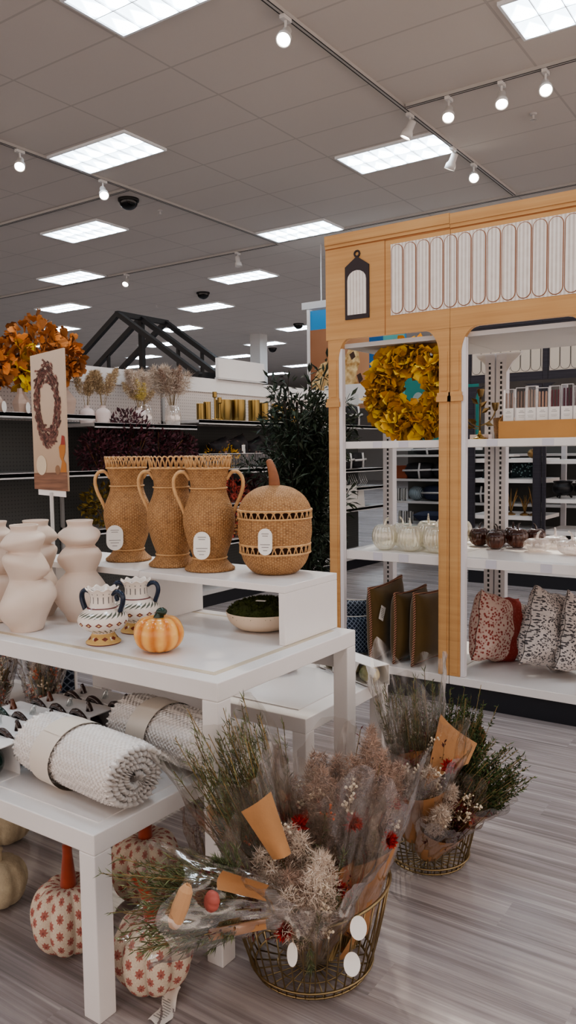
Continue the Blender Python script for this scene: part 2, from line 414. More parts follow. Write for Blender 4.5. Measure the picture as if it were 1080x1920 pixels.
def header(parent,x0,x1,inner0,mats,z0,z1,sz0,sz1,pitch,first,name='header_panel'):
    main,line,slat,outl=mats; W=x1-x0
    b=MB(); b.span(x0+.001,x1-.001,KY,KY+.03,z0,z1); b.span(x0+.001,x1-.001,KY-.012,KY,z1-.055,z1); b.span(x0+.001,x1-.001,KY-.006,KY,z1-.075,z1-.055)
    p=b.build(name,main,parent)
    b=MB()
    b.span(max(inner0,x0),x1-.002,KY-.002,KY,sz1+.03,sz1+.036); b.span(x0+.002,x1-.002,KY-.001,KY,z1-.082,z1-.075)
    if inner0>x0: b.span(inner0,inner0+.004,KY-.002,KY,z0,z1-.075)
    b.build('moulding_line',line,p)
    b=MB(); a=max(first-pitch*.5,x0+.002); b.span(a,x1-.002,KY-.003,KY,sz0-.004,sz1+.004); b.build('pale_backing',slat,p)
    x=first; ol=MB()
    while x-pitch*.5<x1-.004:
        P=stadium(x,sz0,sz1,pitch*.5-.002); Q=stadium(x,sz0+.004,sz1-.004,pitch*.5-.0065)
        cl=lambda L:[(min(max(u,x0+.002),x1-.002),v) for u,v in L]
        if x+pitch*.5>x0+.004:
            ol.prism(cl(P),(0,KY-.003,0),UX,UZ,(0,-.002,0))
            MB().prism(cl(Q),(0,KY-.005,0),UX,UZ,(0,-.002,0)).build('fluted_slat',slat,p)
        x+=pitch
    ol.build('slat_outline',outl,p)
    return p
def post_poly(x0,x1,arcL,arcR,ztop,zb,r):   # vertical strip with curved brackets at top
    P=[(x0,zb)]
    P+=[(x0,ztop-r*1.2)]
    if arcL: P+=[(x0-arcL*(1-cos(a*PI/16)),ztop-r*1.2+r*1.2*sin(a*PI/16)) for a in range(1,9)]
    else: P+=[(x0,ztop)]
    if arcR: P+=[(x1+arcR*(1-cos(a*PI/16)),ztop-r*1.2+r*1.2*sin(a*PI/16)) for a in range(8,0,-1)]
    else: P+=[(x1,ztop)]
    P+=[(x1,ztop-r*1.2),(x1,zb)]
    return list(reversed(P))
kio=thing('display_kiosk','white shelving kiosk dressed with a yellow storefront facade and fluted header','display kiosk',(-1.75,4.55,0))
kio.location=(0,0,0)
ym=(yellow,yelline,cream,brownl)
h1=header(kio,-2.55,-1.75,-2.15,ym,2.115,2.73,2.225,2.615,.0808,-2.07)
h2=header(kio,-1.75,-.95,-1.9,ym,2.115,2.725,2.225,2.615,.0808,-2.07+.0808*4)
b=MB(); b.prism([(-2.41,2.225),(-2.25,2.225),(-2.25,2.53),(-2.33,2.585),(-2.41,2.53)],(0,KY,0),UX,UZ,(0,-.008,0)); b.tube([(-2.33+.017*cos(a*PI/5),KY-.004,2.6+.017*sin(a*PI/5)) for a in range(10)],.006,6,True); l=b.build('printed_lantern',lant,h1)
MB().prism([(-2.393,2.25),(-2.267,2.25),(-2.267,2.45)]+[(-2.33+.063*cos(a*PI/8),2.45+.055*sin(a*PI/8)) for a in range(1,8)]+[(-2.393,2.45)],(0,KY-.008,0),UX,UZ,(0,-.003,0)).build('lantern_pane',cream,l) if False else MB().prism([(-2.393,2.25),(-2.267,2.25),(-2.267,2.45)]+[(-2.33+.063*cos(a*PI/8),2.45+.055*sin(a*PI/8)) for a in range(1,8)]+[(-2.393,2.45)],(0,KY-.008,0),UX,UZ,(0,-.003,0)).build('lantern_pane',cream,h1)
def post(x0,x1,aL,aR):
    b=MB(); b.prism(post_poly(x0,x1,aL,aR,2.114,.172,.12),(0,KY,0),UX,UZ,(0,.03,0)); p=b.build('facade_post',yellow,kio)
    b=MB(); b.span(x0-.012,x1+.012,KY-.012,KY,1.715,1.745); b.span(x0-.007,x1+.007,KY-.009,KY,1.745,1.765); b.span(x0+.012,x1-.012,KY-.004,KY,.19,1.7); b.span(x0+.012,x1-.012,KY-.004,KY,1.775,1.99); b.build('post_collar',yellow,p)
post(-2.535,-2.465,0,.07); post(-1.815,-1.752,.09,0); post(-1.748,-1.685,0,.09); post(-1.03,-.95,.09,0)
b=MB(); b.span(-2.463,-2.44,KY+.004,KY+.04,.172,2.06); b.span(-1.684,-1.66,KY+.004,KY+.04,.172,2.06); b.build('side_flange',white2,kio)
def slot_mat(t):
    x,y,z=t.xyz(); u=(x*1.0)
    s=(((z/.032).fr()-.5).abs()<.3); t.col(t.mix(s,(205,202,205),(20,20,24)))
slots=mk('slotted_strip',slot_mat)
for x0,x1 in ((-2.6,-2.525),(-1.86,-1.797),(-1.787,-1.72),(-1.04,-.96)):
    b=MB(); b.span(x0,x1,4.96,5.02,0,2.06); u=b.build('slotted_upright',mk('upright_grey',col=(196,193,196),rough=.5) if x0<-2.5 else bpy.data.materials['upright_grey'],kio)
    c=(x0+x1)/2; MB().span(c-.006,c+.006,4.957,4.96,.18,2.0).build('slot_strip',slots,u)
for z0,z1,n in ((1.462,1.505,'upper_shelf'),(.79,.845,'lower_shelf')):
    b=MB(); b.span(-2.55+.11,-1.752,4.165,4.95,z0,z1); s=b.build(n,white,kio,bevel=.003)
    b=MB(); b.span(-1.748,-.95,4.165,4.95,z0,z1); b.build(n,white,kio,bevel=.003)
    for xa in (-2.25,-2.08,-1.55,-1.25): MB().span(xa,xa+.06,4.162,4.165,z0+.004,z1-.004).build('price_label_holder',mk('label_film',col=(204,202,210),rough=.25) if 'label_film' not in bpy.data.materials else bpy.data.materials['label_film'],s)
b=MB(); b.span(-2.54,-1.752,4.13,4.95,.122,.17); b.span(-1.748,-.95,4.13,4.95,.122,.17); b.build('base_deck',white,kio,bevel=.003)
b=MB(); b.span(-2.54,-.95,4.15,4.93,0,.12); b.build('kick_plate',darkk,kio)
b=MB(); b.span(-2.44,-1.752,4.165,4.95,2.064,2.09); b.span(-1.748,-.95,4.165,4.95,2.064,2.09)
b.build('canopy_board',greyw,kio)
for x,s in ((-2.53,1),(-1.83,-1),(-1.75,1)):
    b=MB(); b.prism([(0,0),(.1,0),(.085,-.02),(.04,-.06),(.0,-.12)],(x+(.03 if s>0 else 0),4.962,2.06),(s,0,0),UZ,(0,.02,0)); b.build('bracket',greyw,kio)

# ------------------------------------------------------------ display tables
def table(x0,x1,y0,y1,z,lab,legs=((0,0),(0,1),(1,0),(1,1)),t=.055,inset=True,grp='white laminate display tables'):
    o=thing('display_table',lab,'table',((x0+x1)/2,(y0+y1)/2,0),0,grp); w,d=(x1-x0)/2,(y1-y0)/2
    b=MB(); L=.058
    b.span(-w,w,-d,d,z-t,z); b.build('tabletop',white,o,bevel=.003)
    for i,j in legs:
        cx=(w-L/2)*(1 if i else -1); cy=(d-L/2)*(1 if j else -1)
        MB().box((cx,cy,(z-t)/2),(L,L,z-t)).build('leg',white,o,bevel=.003)
    if inset:
        b=MB(); e=.055; f=.022
        b.span(-w+e,w-e,-d+e,-d+e+f,z,z+.0012); b.span(-w+e,w-e,d-e-f,d-e,z,z+.0012); b.span(-w+e,-w+e+f,-d+e+f,d-e-f,z,z+.0012); b.span(w-e-f,w-e,-d+e+f,d-e-f,z,z+.0012)
        b.build('edge_tape',tape,o)
        MB().span(-w+e+f,w-e-f,-d+e+f,d-e-f,z,z+.0015).build('top_sheet',mk('top_sheet_white',col=(232,228,226),rough=.3) if 'top_sheet_white' not in bpy.data.materials else bpy.data.materials['top_sheet_white'],o)
    return o
ut=table(-2.9,-1.365,1.63,2.392,.82,'tall white display table holding the cream vases and wicker pieces')
b=MB(); b.span(.7,.75,-.3,.3,0,.03) ; 
b=MB(); b.span(-.73,.73,.36,.378,.68,.76); b.build('back_rail',greyw,ut)
lt=table(-2.83,-1.487,1.285,2.05,.5,'low white display table in front carrying the rolled throws',inset=False)
MB().span(-.62,.63,-.33,.34,.5,.503).build('clear_sheet',mk('sheet_pale',col=(226,222,220),rough=.25),lt)
bt=table(-2.62,-1.51,2.285,2.92,.5,'low white display table behind the tall one carrying the boxed gourds',inset=False)
MB().span(-.48,.48,-.25,.25,.5,.504).build('clear_sheet',bpy.data.materials['sheet_pale'],bt)
def riser(x0,x1,y0,y1,z0,z1,lab):
    o=thing('display_riser',lab,'riser',((x0+x1)/2,(y0+y1)/2,z0),0,'white open display risers'); w,d,h=(x1-x0)/2,(y1-y0)/2,z1-z0
    MB().span(-w,w,-d,d,h-.024,h).build('top_board',white,o,bevel=.002)
    for s in (-1,1): MB().span(s*w-(.024 if s>0 else 0),s*w+(.024 if s<0 else 0),-d,d,0,h-.024).build('side_board',white,o,bevel=.002)
    return o
TZ=.8215; RZ=1.0185
riser(-2.09,-1.437,2.06,2.388,TZ,RZ-.001,'white riser under the wicker pumpkin with the moss bowl tucked inside')
riser(-2.76,-2.10,2.07,2.388,TZ,RZ-.001,'white riser at left behind the painted jugs')
# ------------------------------------------------------------ ceramics on the tall table
ceram=mk('matte_cream_ceramic',col=(216,198,184),rough=.62,var=.12,vs=6,bump=.05,bs=90)
def twisted_vase(loc,rz,lab):
    prof=spl([(.056,0),(.068,.03),(.092,.075),(.1,.105),(.09,.14),(.06,.178),(.058,.19),(.074,.215),(.082,.24),(.068,.268),(.054,.284),(.07,.305),(.079,.325),(.064,.345),(.046,.358),(.05,.378),(.046,.378),(.04,.36)],5)
    def fn(r,z,a):
        bulge=max(0,(r-.052)/.05); k=0 if z<.184 else (1 if z<.286 else 2)
        ph=(.4,2.3,4.0)[k]; top=1 if z<.35 else max(0,1-(z-.35)/.01)
        fold=1+bulge*.12*cos(3*(a-ph))*top
        tilt=(.026,.026,.017)[k]*cos(a-ph*1.7)*min(1,bulge*1.4)*top
        x=abs(((a-ph*1.7)/(2*PI)+.5)%1-.5); cr=-.006*math.exp(-(x*14)**2)*bulge*top
        return r*fold+cr,z+tilt
    b=MB(); b.lathe(prof,64,fn)
    o=b.build('twisted_vase',ceram,None,True); o.location=loc; o.rotation_euler=(0,0,rz)
    return tag(o,lab,'vase','twisted cream vases')
V=twisted_vase((-2.37,1.775,TZ),.3,'front cream twisted vase, nearest the table edge')
for p,rz,s,l in (((-2.335,2.0,TZ),1.9,1,'cream twisted vase standing right of the other cream vases, behind the painted jugs'),((-2.55,1.965,TZ),3.4,.985,'rear cream twisted vase, mostly hidden behind the front one'),((-2.6,1.81,TZ),4.6,1,'cream twisted vase cut off by the left picture edge')):
    o=V.copy(); COL.objects.link(o); o.location=p; o.rotation_euler=(0,0,rz); o.scale=(1,1,s); o['label']=l
# painted jugs
def jug_mat(t):
    x,y,z=t.xyz(); a=x.op('ARCTAN2',y)
    def cell(n,zc,h): return ((a*(n/(2*PI))).fr()-.5).abs()*(2.0), ((z-zc)/h).abs()
    u,v=cell(15,.073,.011); dia=((u+v)<.72); din=((u+v)<.3)
    u2,v2=cell(9,.02,.009); foot=((u2+v2)<.7)
    br=((a*(26/(2*PI))+z*90).fr()-.5).abs(); band=((z-.102)/.012).abs()<1; leaf=((br+((z-.102)/.03).abs())<.34)*band
    band2=((z-.046)/.008).abs()<1; leaf2=(((a*(22/(2*PI))-z*60).fr()-.5).abs()<.18)*band2
    line=((z-.121).abs()<.0016).mx((z-.0035)<0)
    st=((((a*(14/(2*PI))).fr()-.5).abs()<.1)*(((z-.148).abs())<.011)); dots=((((a*(14/(2*PI))).fr()-.5).abs()<.08)*(((z-.168).abs())<.002))
    c=t.mix((z<.036),(226,216,206),(206,172,112))
    c=t.mix(leaf.mx(leaf2)*.9,c,(60,74,60)); c=t.mix(dia.mx(foot)*.95,c,(118,46,40)); c=t.mix(din,c,(220,190,130))
    c=t.mix(st.mx(dots)*.85,c,(60,58,66)); c=t.mix(line*.9,c,(104,38,46)); t.col(c); t.set(Roughness=.16)
jugm=mk('painted_glazed_jug',jug_mat); navyg=mk('navy_glaze',col=(22,38,60),rough=.15)
def jug(loc,rz,lab):
    o=thing('painted_jug',lab,'jug',loc,rz,'painted two handled jugs')
    prof=spl([(.057,0),(.058,.006),(.05,.014),(.038,.032),(.04,.04),(.062,.05),(.081,.068),(.083,.082),(.075,.1),(.055,.117),(.043,.125),(.04,.14),(.04,.158),(.048,.176),(.053,.182),(.049,.184),(.038,.166)],4)
    f=lambda r,z,a:(r*(1+(.05*cos(10*a) if z>.17 else 0)),z+(.004*cos(10*a) if z>.172 else 0))
    MB().lathe(prof,60,f).build('body',jugm,o,True)
    for s in (-1,1):
        pts=bez([(s*.04,0,.165),(s*.075,0,.195),(s*.098,0,.155),(s*.07,0,.125),(s*.068,0,.108)],16)
        b=MB(); b.tube(pts,.008,8)
        b.v=[(x,y*1.35,z) for x,y,z in b.v]
        b.build('handle',navyg,o,True)
    return o
jug((-1.985,1.785,TZ),.25,'front painted jug with dark blue handles, left of the orange pumpkin')
jug((-2.01,1.965,TZ),.5,'rear painted jug with dark blue handles, half behind the front jug')
# orange ceramic pumpkin
def pk_mat(c1,c2,n,ph=0):
    def f(t):
        x,y,z=t.xyz(); a=x.op('ARCTAN2',y); s=(a*(n)).cos(); nz=t.noise(26,3)
        t.col(t.ramp(s*.28+nz*.55+.2,[(.15,c1),(.75,c2)])); t.set(Roughness=.2)
    return f
def pumpkin_body(b,R_,H,n,depth=.13,seg=80,dip=.12,rows=22,m=0):
    prof=[]
    for i in range(rows+1):
        p=PI*(.06+.9*i/rows); r=R_*(sin(p)**.75); z=H*.5-H*.5*cos(p)
        prof.append((r,z))
    def fn(r,z,a):
        k=abs(sin(n*a/2)); k=k**.6
        q=1-depth+depth*k; zz=z
        if z>H*.5: zz=z-H*dip*(1-min(1,r/R_/.75))**1.5*1.0
        return r*q,zz
    b.lathe(prof,seg,fn,m=m,cap1=True); return b
o=thing('ceramic_pumpkin','glazed orange ceramic pumpkin with dark green stem on the tall table','pumpkin',(-1.745,1.80,TZ),.2)
pumpkin_body(MB(),.081,.118,10,.1).build('body',mk('orange_glaze',pk_mat((204,124,58),(233,178,104),10)),o,True)
def stem(r0,r1,h,bend,n=6,seg=10,z0=0,tw=1.5):
    b=MB(); pts=bez([(0,0,z0),(0,0,z0+h*.5),(bend*.4,0,z0+h*.9),(bend,0,z0+h)],10); b.tube(pts,lambda t:(r0+(r1-r0)*min(1,t*1.6)),seg); return b
b=stem(.02,.013,.034,.02,z0=.096,seg=12); b.ball((.012,0,.128),(.019,.015,.013),10,8); b.build('stem',mk('green_glaze',col=(34,56,46),rough=.15,var=.3,vs=40),o,True)
# moss bowl
o=thing('moss_bowl','shallow cream bowl filled with green moss under the right riser','bowl',(-1.655,2.235,TZ),0)
MB().lathe(spl([(.06,0),(.09,.008),(.118,.03),(.131,.062),(.127,.064),(.11,.04)],5),48).build('bowl',mk('bowl_cream',col=(222,200,176),rough=.55,var=.1),o,True)
b=MB(); R2=random.Random(3)
b.lathe([(.124*cos(i*PI/22),.056+.052*sin(i*PI/22)) for i in range(11)]+[(.002,.108)],40,lambda r,z,a:(r*(1+.03*sin(9*a+z*80)),z+.005*sin(7*a+r*140)+.004*sin(13*a-r*90)))
for i in range(900):
    a=R2.uniform(0,2*PI); p=R2.uniform(.02,PI/2); d=Vec((sin(p)*cos(a),sin(p)*sin(a),cos(p)*.5)); q=Vec((.122*sin(p)*cos(a),.122*sin(p)*sin(a),.056+.052*cos(p)))
    b.leaf(q,d+rv(R2)*.8,rv(R2),.012,.006)
b.build('moss',mk('moss_green',col=(58,66,24),rough=.95,isl=.5,var=.5,vs=60),o)
MB().box((.03,-.05,.1105),(.035,.014,.002),.3).build('price_tag',paper,o)

# ------------------------------------------------------------ wicker pieces on the risers
def wicker_mat(ns,row):
    def f(t):
        uv=t.xyz('UV'); u,v=uv[0],uv[1]; r=(v/row).fl()
        w=((v/row).fr()*PI).sin(); ph=(u*(2*PI*ns/2)+r*PI).cos(); st=((u*ns).fr()-.5).abs()
        nz=t.noise(60,2); h=w*(.42+.3*ph+.28*(u*2*PI*ns).cos())
        c=t.ramp(h*.62+nz*.4,[(.05,(96,62,32)),(.3,(166,122,78)),(.6,(198,156,108)),(1,(216,180,136))])
        t.col(c); t.set(Roughness=.6); t.bump(h,.8,.004)
    return f
wick=mk('woven_wicker',wicker_mat(64,.0062)); wick2=mk('woven_wicker_fine',wicker_mat(80,.006))
cane=mk('cane_rod',col=(200,158,112),rough=.55,var=.35,vs=60)
def oval_tag(o,p,nrm,w,h,lines=((.3,.5),(.22,.4),(-.1,.7),(-.2,.5),(-.32,.3))):
    n=Vec(nrm).normalized(); ux=Vec((0,0,1)).cross(n).normalized(); uz=n.cross(ux); r=w/2
    P=[(r*cos(a*PI/10),h/2-r+r*sin(a*PI/10)) for a in range(11)]+[(r*cos(PI+a*PI/10),-h/2+r+r*sin(PI+a*PI/10)) for a in range(11)]
    b=MB(); b.prism(P,p,ux,uz,n*.0015); g=b.build('hang_tag',paper,o)
    b=MB()
    for z,q in lines: b.prism([(-r*q,z*h-.001),(r*q,z*h-.001),(r*q,z*h+.001),(-r*q,z*h+.001)],Vec(p)+n*.0015,ux,uz,n*.0004)
    b.build('printed_text',ink,g); return g
def wicker_vase(loc,rz,lab,first=None):
    o=thing('wicker_vase',lab,'vase',loc,rz,'tall wicker jug vases')
    prof=spl([(.09,0),(.092,.008),(.076,.022),(.062,.042),(.066,.06),(.08,.1),(.092,.15),(.096,.19),(.088,.23),(.072,.27),(.0655,.30),(.067,.325),(.074,.36),(.079,.376)],5)
    MB().lathe(prof,72).build('woven_body',wick,o,True)
    b=MB(); n=24
    for i in range(n):
        a0=2*PI*i/n; a1=a0+2*PI*1.9/n
        b.tube([((.079+.006*s)*cos(a0+(a1-a0)*k/10),(.079+.006*s)*sin(a0+(a1-a0)*k/10),.374+.045*s) for k in range(11) for s in (sin(PI*k/10)**.6,)],.0026,5)
    b.ring((0,0,.374),.0795,.004,40); b.build('loop_rim',cane,o,True); MB().ring((0,0,.302),.068,.0035,40).build('neck_binding',cane,o,True); MB().ring((0,0,.045),.0635,.0035,40).build('foot_binding',cane,o,True)
    for s in (-1,1):
        b=MB(); b.tube(spl([(s*.066,0,.332),(s*.085,0,.358),(s*.107,0,.36),(s*.124,0,.34),(s*.127,0,.31),(s*.118,0,.275),(s*.1,0,.235),(s*.088,0,.205)],4),.007,8)
        b.build('handle',cane,o,True)
    return o
def yawto(p): return math.atan2(-p[1],-p[0])
W1=(-2.35,2.262,RZ); W2=(-2.085,2.238,RZ); W3=(-1.885,2.222,RZ)
for p,hz,l,tg in ((W1,.62,'leftmost of the three tall wicker jug vases',(-.55,.066,.085)),(W2,.5,'middle one of the three tall wicker jug vases, without a visible tag',None),(W3,.62,'rightmost of the three tall wicker jug vases, beside the wicker pumpkin',(-.28,.062,.085))):
    o=wicker_vase(p,hz+.02,l)
    if tg:
        a=yawto(p)+tg[0]-o.rotation_euler.z
        oval_tag(o,(.1*cos(a),.1*sin(a),.1),(cos(a+(.4 if tg[0]<-.4 else 0)),sin(a+(.4 if tg[0]<-.4 else 0)),.12),tg[1],tg[2]+.015)
# wicker pumpkin with lid
P=(-1.632,2.285,RZ); o=thing('wicker_pumpkin','round lidded wicker pumpkin basket with brown stem on the right riser','basket',P,0)
prof=spl([(.072,0),(.09,.012),(.112,.04),(.124,.075)],5); MB().lathe(prof,80).build('woven_base',wick2,o,True)
MB().lathe(spl([(.126,.105),(.132,.14),(.132,.175),(.13,.198)],5),80,cap0=False).build('woven_side',wick2,o,True)
MB().lathe(spl([(.13,.226),(.122,.25),(.1,.28),(.062,.304),(.02,.313),(.001,.314)],5),80,cap0=False).build('woven_lid',wick2,o,True)
b=MB(); n=30
for zz,h_,R_ in ((.0755,.03,.126),(.198,.028,.1315)):
    for i in range(n):
        a0=2*PI*i/n; a1=a0+2*PI*1.6/n
        b.tube([(R_*cos(a0+(a1-a0)*k/8),R_*sin(a0+(a1-a0)*k/8),zz+h_*sin(PI*k/8)**.6) for k in range(9)],.0027,5)
    b.ring((0,0,zz),R_,.004,48); b.ring((0,0,zz+h_),R_,.0045,48)
b.build('loop_band',cane,o,True)
MB().lathe([(.118,.06),(.122,.2),(.11,.24)],40,cap0=False).build('inner_shade_shell',mk('wicker_shadow',col=(60,34,16),rough=.9),o,True)  # dark shell coloured as the shade seen inside, behind the loop bands
b=MB(); b.tube(bez([(0,0,.308),(.004,-.004,.35),(-.012,.0,.38),(-.03,.012,.398)],12),lambda t:.021-.009*t,8); b.build('stem',mk('stem_wood_brown',col=(140,88,56),rough=.6,var=.3,vs=40),o,True)
a=yawto(P)-.25; oval_tag(o,(.137*cos(a),.137*sin(a),.125),(cos(a),sin(a),.05),.05,.092)

# ------------------------------------------------------------ rolled throws
def knit(t):
    uv=t.xyz('UV'); u,v=uv[0],uv[1]; x,y,z=t.xyz()
    h=(u*2*PI/.016).sin()*(v*2*PI/.016).sin()
    t.col(t.ramp(h*.3+.6,[(.1,(206,196,188)),(.5,(236,229,223)),(1,(244,239,234))])); t.set(Roughness=.9); t.bump(h+t.noise(300,2)*.5,.6,.005)
knitm=mk('chunky_knit_cream',knit); band=mk('paper_sleeve',col=(214,204,192),rough=.6)
def throw(loc,rz,lab,L=.42,R_=.1,flip=1):
    o=thing('rolled_throw',lab,'throw blanket',loc,rz,'rolled cream knit throws')
    turns=4.2; th=.0175; N_=600; pts=[]
    for i in range(N_+1):
        s=i/N_; a=flip*(s*turns*2*PI)-1.9*flip; r=.012+(R_-.02)*(s**.9)
        pts.append((a,r))
    b=MB(); M_=100; L2=L/2; rr=random.Random(5)
    def P_(i,u,side):
        a,r=pts[i]; a2,r2=a,r+side*th*.5
        x=-L2+u*L; e=.5-abs(u-.5); bulge=.93+.07*min(1,e*9)
        bob=.0034*cos(i*PI/2+.4)*cos(u*M_*PI/2+(i//4%2)*PI)
        sag=.86
        q=r2*bulge+(bob if side>0 else 0)
        return (x+.006*sin(i*1.3)*(1 if e<.02 else 0),q*cos(a)*1.04,q*sin(a)*sag+R_*.86)
    for side in (1,-1):
        for u0 in range(M_):
            for i in range(N_):
                if u0<M_-10 and u0>9 and i<N_-160: continue
                q=[P_(i,u0/M_,side),P_(i+1,u0/M_,side),P_(i+1,(u0+1)/M_,side),P_(i,(u0+1)/M_,side)]
                b.uv[len(b.f)]=((i*.004,u0*.0044),((i+1)*.004,u0*.0044),((i+1)*.004,(u0+1)*.0044),(i*.004,(u0+1)*.0044))
                b.quad(*q)
    for u in (0,1):
        for i in range(N_):
            n=4
            for k in range(n):
                def E_(ii,kk):
                    s=-1+2*kk/n; p=Vec(P_(ii,u,s)); p.x+=(1 if u else -1)*(.008*cos(s*PI/2)+.004*cos(ii*PI/2)*cos(s*PI/2)); return p
                b.quad(E_(i,k),E_(i+1,k),E_(i+1,k+1),E_(i,k+1))
    for e in (N_,):
        for u0 in range(M_): b.quad(P_(e,u0/M_,1),P_(e,(u0+1)/M_,1),P_(e,(u0+1)/M_,-1),P_(e,u0/M_,-1))
    # weld
    me=b.build('knit_roll',knitm,o,True)
    import bmesh
    bm=bmesh.new(); bm.from_mesh(me.data); bmesh.ops.remove_doubles(bm,verts=bm.verts,dist=.0003); bmesh.ops.recalc_face_normals(bm,faces=bm.faces); bm.to_mesh(me.data); bm.free()
    b=MB(); w=.045
    b.grid(lambda u,v:(-.06+w*(u*2-1),(R_+.005)*1.04*cos(v*2*PI),(R_+.005)*.86*sin(v*2*PI)+R_*.86),4,40); s=b.build('paper_sleeve',band,o,True)
    a=1.15; c=Vec((-.0,-(R_+.008)*1.04*cos(a),(R_+.007)*.88*sin(a)+R_*.865))
    b=MB(); b.grid(lambda u,v:(-.06+.044*(u*2-1),-(R_+.0062)*1.04*cos(a+.75*v-.2),(R_+.0062)*.86*sin(a+.75*v-.2)+R_*.86),4,10); b.build('label_flap',band,s,True)
    return o
throw((-1.71,1.458,.5045),-.1,'front rolled cream throw with paper sleeve, nearest the table corner',.44,.104,-1)
throw((-1.635,1.745,.5045),-.12,'rear rolled cream throw, partly behind the tall table leg',.44,.1,-1)
# ------------------------------------------------------------ boxed glass pumpkins on the low front table
glassg=mk('dark_green_glass',col=(20,46,40),rough=.06,var=.4,vs=30,Coat_Weight=.5)
glassa=mk('amber_brown_glass',col=(92,44,22),rough=.08,var=.4,vs=30,Coat_Weight=.5)
glassc=thin('clear_glass',(232,236,236),.14,.04); glassk=mk('smoky_brown_glass',col=(48,30,26),rough=.06,var=.3,vs=30,Coat_Weight=.5)
boxw=mk('white_carton',col=(228,225,223),rough=.6)
def gstem(mat,parent,x,y,z,h,bx,by=0,r=.011):
    b=MB(); pts=bez([(x,y,z),(x+bx*.1,y,z+h*.6),(x+bx*.5,y+by,z+h*1.15),(x+bx,y+by,z+h*.75)],12); b.tube(pts,lambda t:r*(1.25-.9*min(1,t*1.5)) if t<.66 else r*.5,8); return b.build('stem',mat,parent,True)
for k in range(5):
    yy=1.364+k*.122; x1=(-1.953,-1.985,-1.975,-1.94,-1.885)[k]; L=(.32,.30,.30,.3,.33)[k]; x0=x1-L; dark=(glassg,glassg,glassa,glassa,glassk)[k]
    o=thing('glass_pumpkin_box',('nearest white carton of glass pumpkins, its open end showing dark green glass','second white carton of glass pumpkins from the table front edge','third white carton of glass pumpkins, behind the one with green stems','fourth white carton of glass pumpkins, second from the back','rearmost white carton of glass pumpkins beside the rear throw')[k],'gift box',((x0+x1)/2,yy,.5035),0,'cartons of small glass pumpkins')
    h=.102; d=.054; l=L/2; b=MB()
    b.span(-l,l,-d,d,0,.003); b.span(-l,l,-d,d,h-.003,h); b.span(-l,l,d-.003,d,.003,h-.003)
    # front wall with three cut-outs
    n=3; w=L/n
    for i in range(n+1): xx=-l+i*w; b.span(max(-l,xx-.014),min(l,xx+.014),-d,-d+.003,.003,h-.003)
    b.span(-l,-l+.003,-d+.003,d-.003,.003,h-.003); b.build('carton',boxw,o)
    for i in range(n):
        cx=-l+w*(i+.5); m=(dark,glassc,glassk)[i] if k else (dark,dark,dark)[i]
        if m is glassc: m=glassc
        b=MB(); f=lambda q:1-.05*abs(sin(5*math.atan2(q[1],q[0])))
        b.ball((cx,-.016,.05),(.046,.048,.045),30,12,0,f); p=b.build('glass_pumpkin',m,o,True)
        b=MB(); b.tube([(cx-.034+.068*t/10,-d-.001,h-.006-.02*(1-sin(PI*t/10))+.004) for t in range(11)],.004,6); 
        gstem(m,p,cx,-.01,h-.004,.036,.014 if i%2 else -.008)
        q=bez([(cx-.04,-d+.002,h-.012),(cx-.015,-d-.016,h+.03),(cx+.03,-d-.012,h+.02),(cx+.042,-d-.002,h-.03)],14)
        b=MB(); b.tube(q,.009,8); b.build('glass_loop',(glassg,glassk,glassk)[i] if k<3 else glassk,p,True)
# brown pumpkins and boxed gourds on the low back table
def smallpump(name,loc,r,h,n,mat,lab,cat,grp,stm=None,sh=.03,rz=0,depth=.12,bend=.012):
    o=thing(name,lab,cat,loc,rz,grp); pumpkin_body(MB(),r,h,n,depth,n*6,.1,14).build('body',mat,o,True)
    if stm: stem(r*.16,r*.1,sh,bend,z0=h*.88,seg=8).build('stem',stm,o,True)
    return o
copperm=mk('speckled_copper',col=(128,82,60),rough=.25,metal=.3,var=.6,vs=50)
smallpump('copper_pumpkin',(-1.985,2.50,.505),.052,.07,9,copperm,'nearer copper brown pumpkin on the low back table','pumpkin','small copper pumpkins',blackm,.02)
smallpump('copper_pumpkin',(-1.93,2.745,.505),.065,.09,9,copperm,'farther copper brown pumpkin on the low back table','pumpkin','small copper pumpkins',blackm,.02)
gourd=mk('striped_gourd',pk_mat((88,96,66),(222,206,160),8))
gb=thing('gourd_box','white cut-out carton holding pale striped gourds on the low back table','gift box',(-1.645,2.845,.505),-.42)
b=MB(); l,d,h=.2,.045,.085
b.span(-l,l,-d,d,0,.003); b.span(-l,l,d-.003,d,.003,h); b.span(-l,l,-d,d,h-.003,h)
for x in (-l,-l*.36,l*.33,l-.02): b.prism([(-.004,0),(.024,0),(.024,h*.45),(.036,h*.75),(.05,h-.003),(-.02,h-.003),(-.004,h*.6)],(x,-d,0),UX,UZ,(0,.003,0))
b.build('carton',boxw,gb)
for i in range(3):
    b=MB(); b.ball((-l*.66+i*l*.68,-.012,.04),(.05,.042,.038),32,10,0,lambda q:1-.09*abs(sin(5*math.atan2(q[1],q[0])))); p=b.build('gourd',gourd,gb,True)
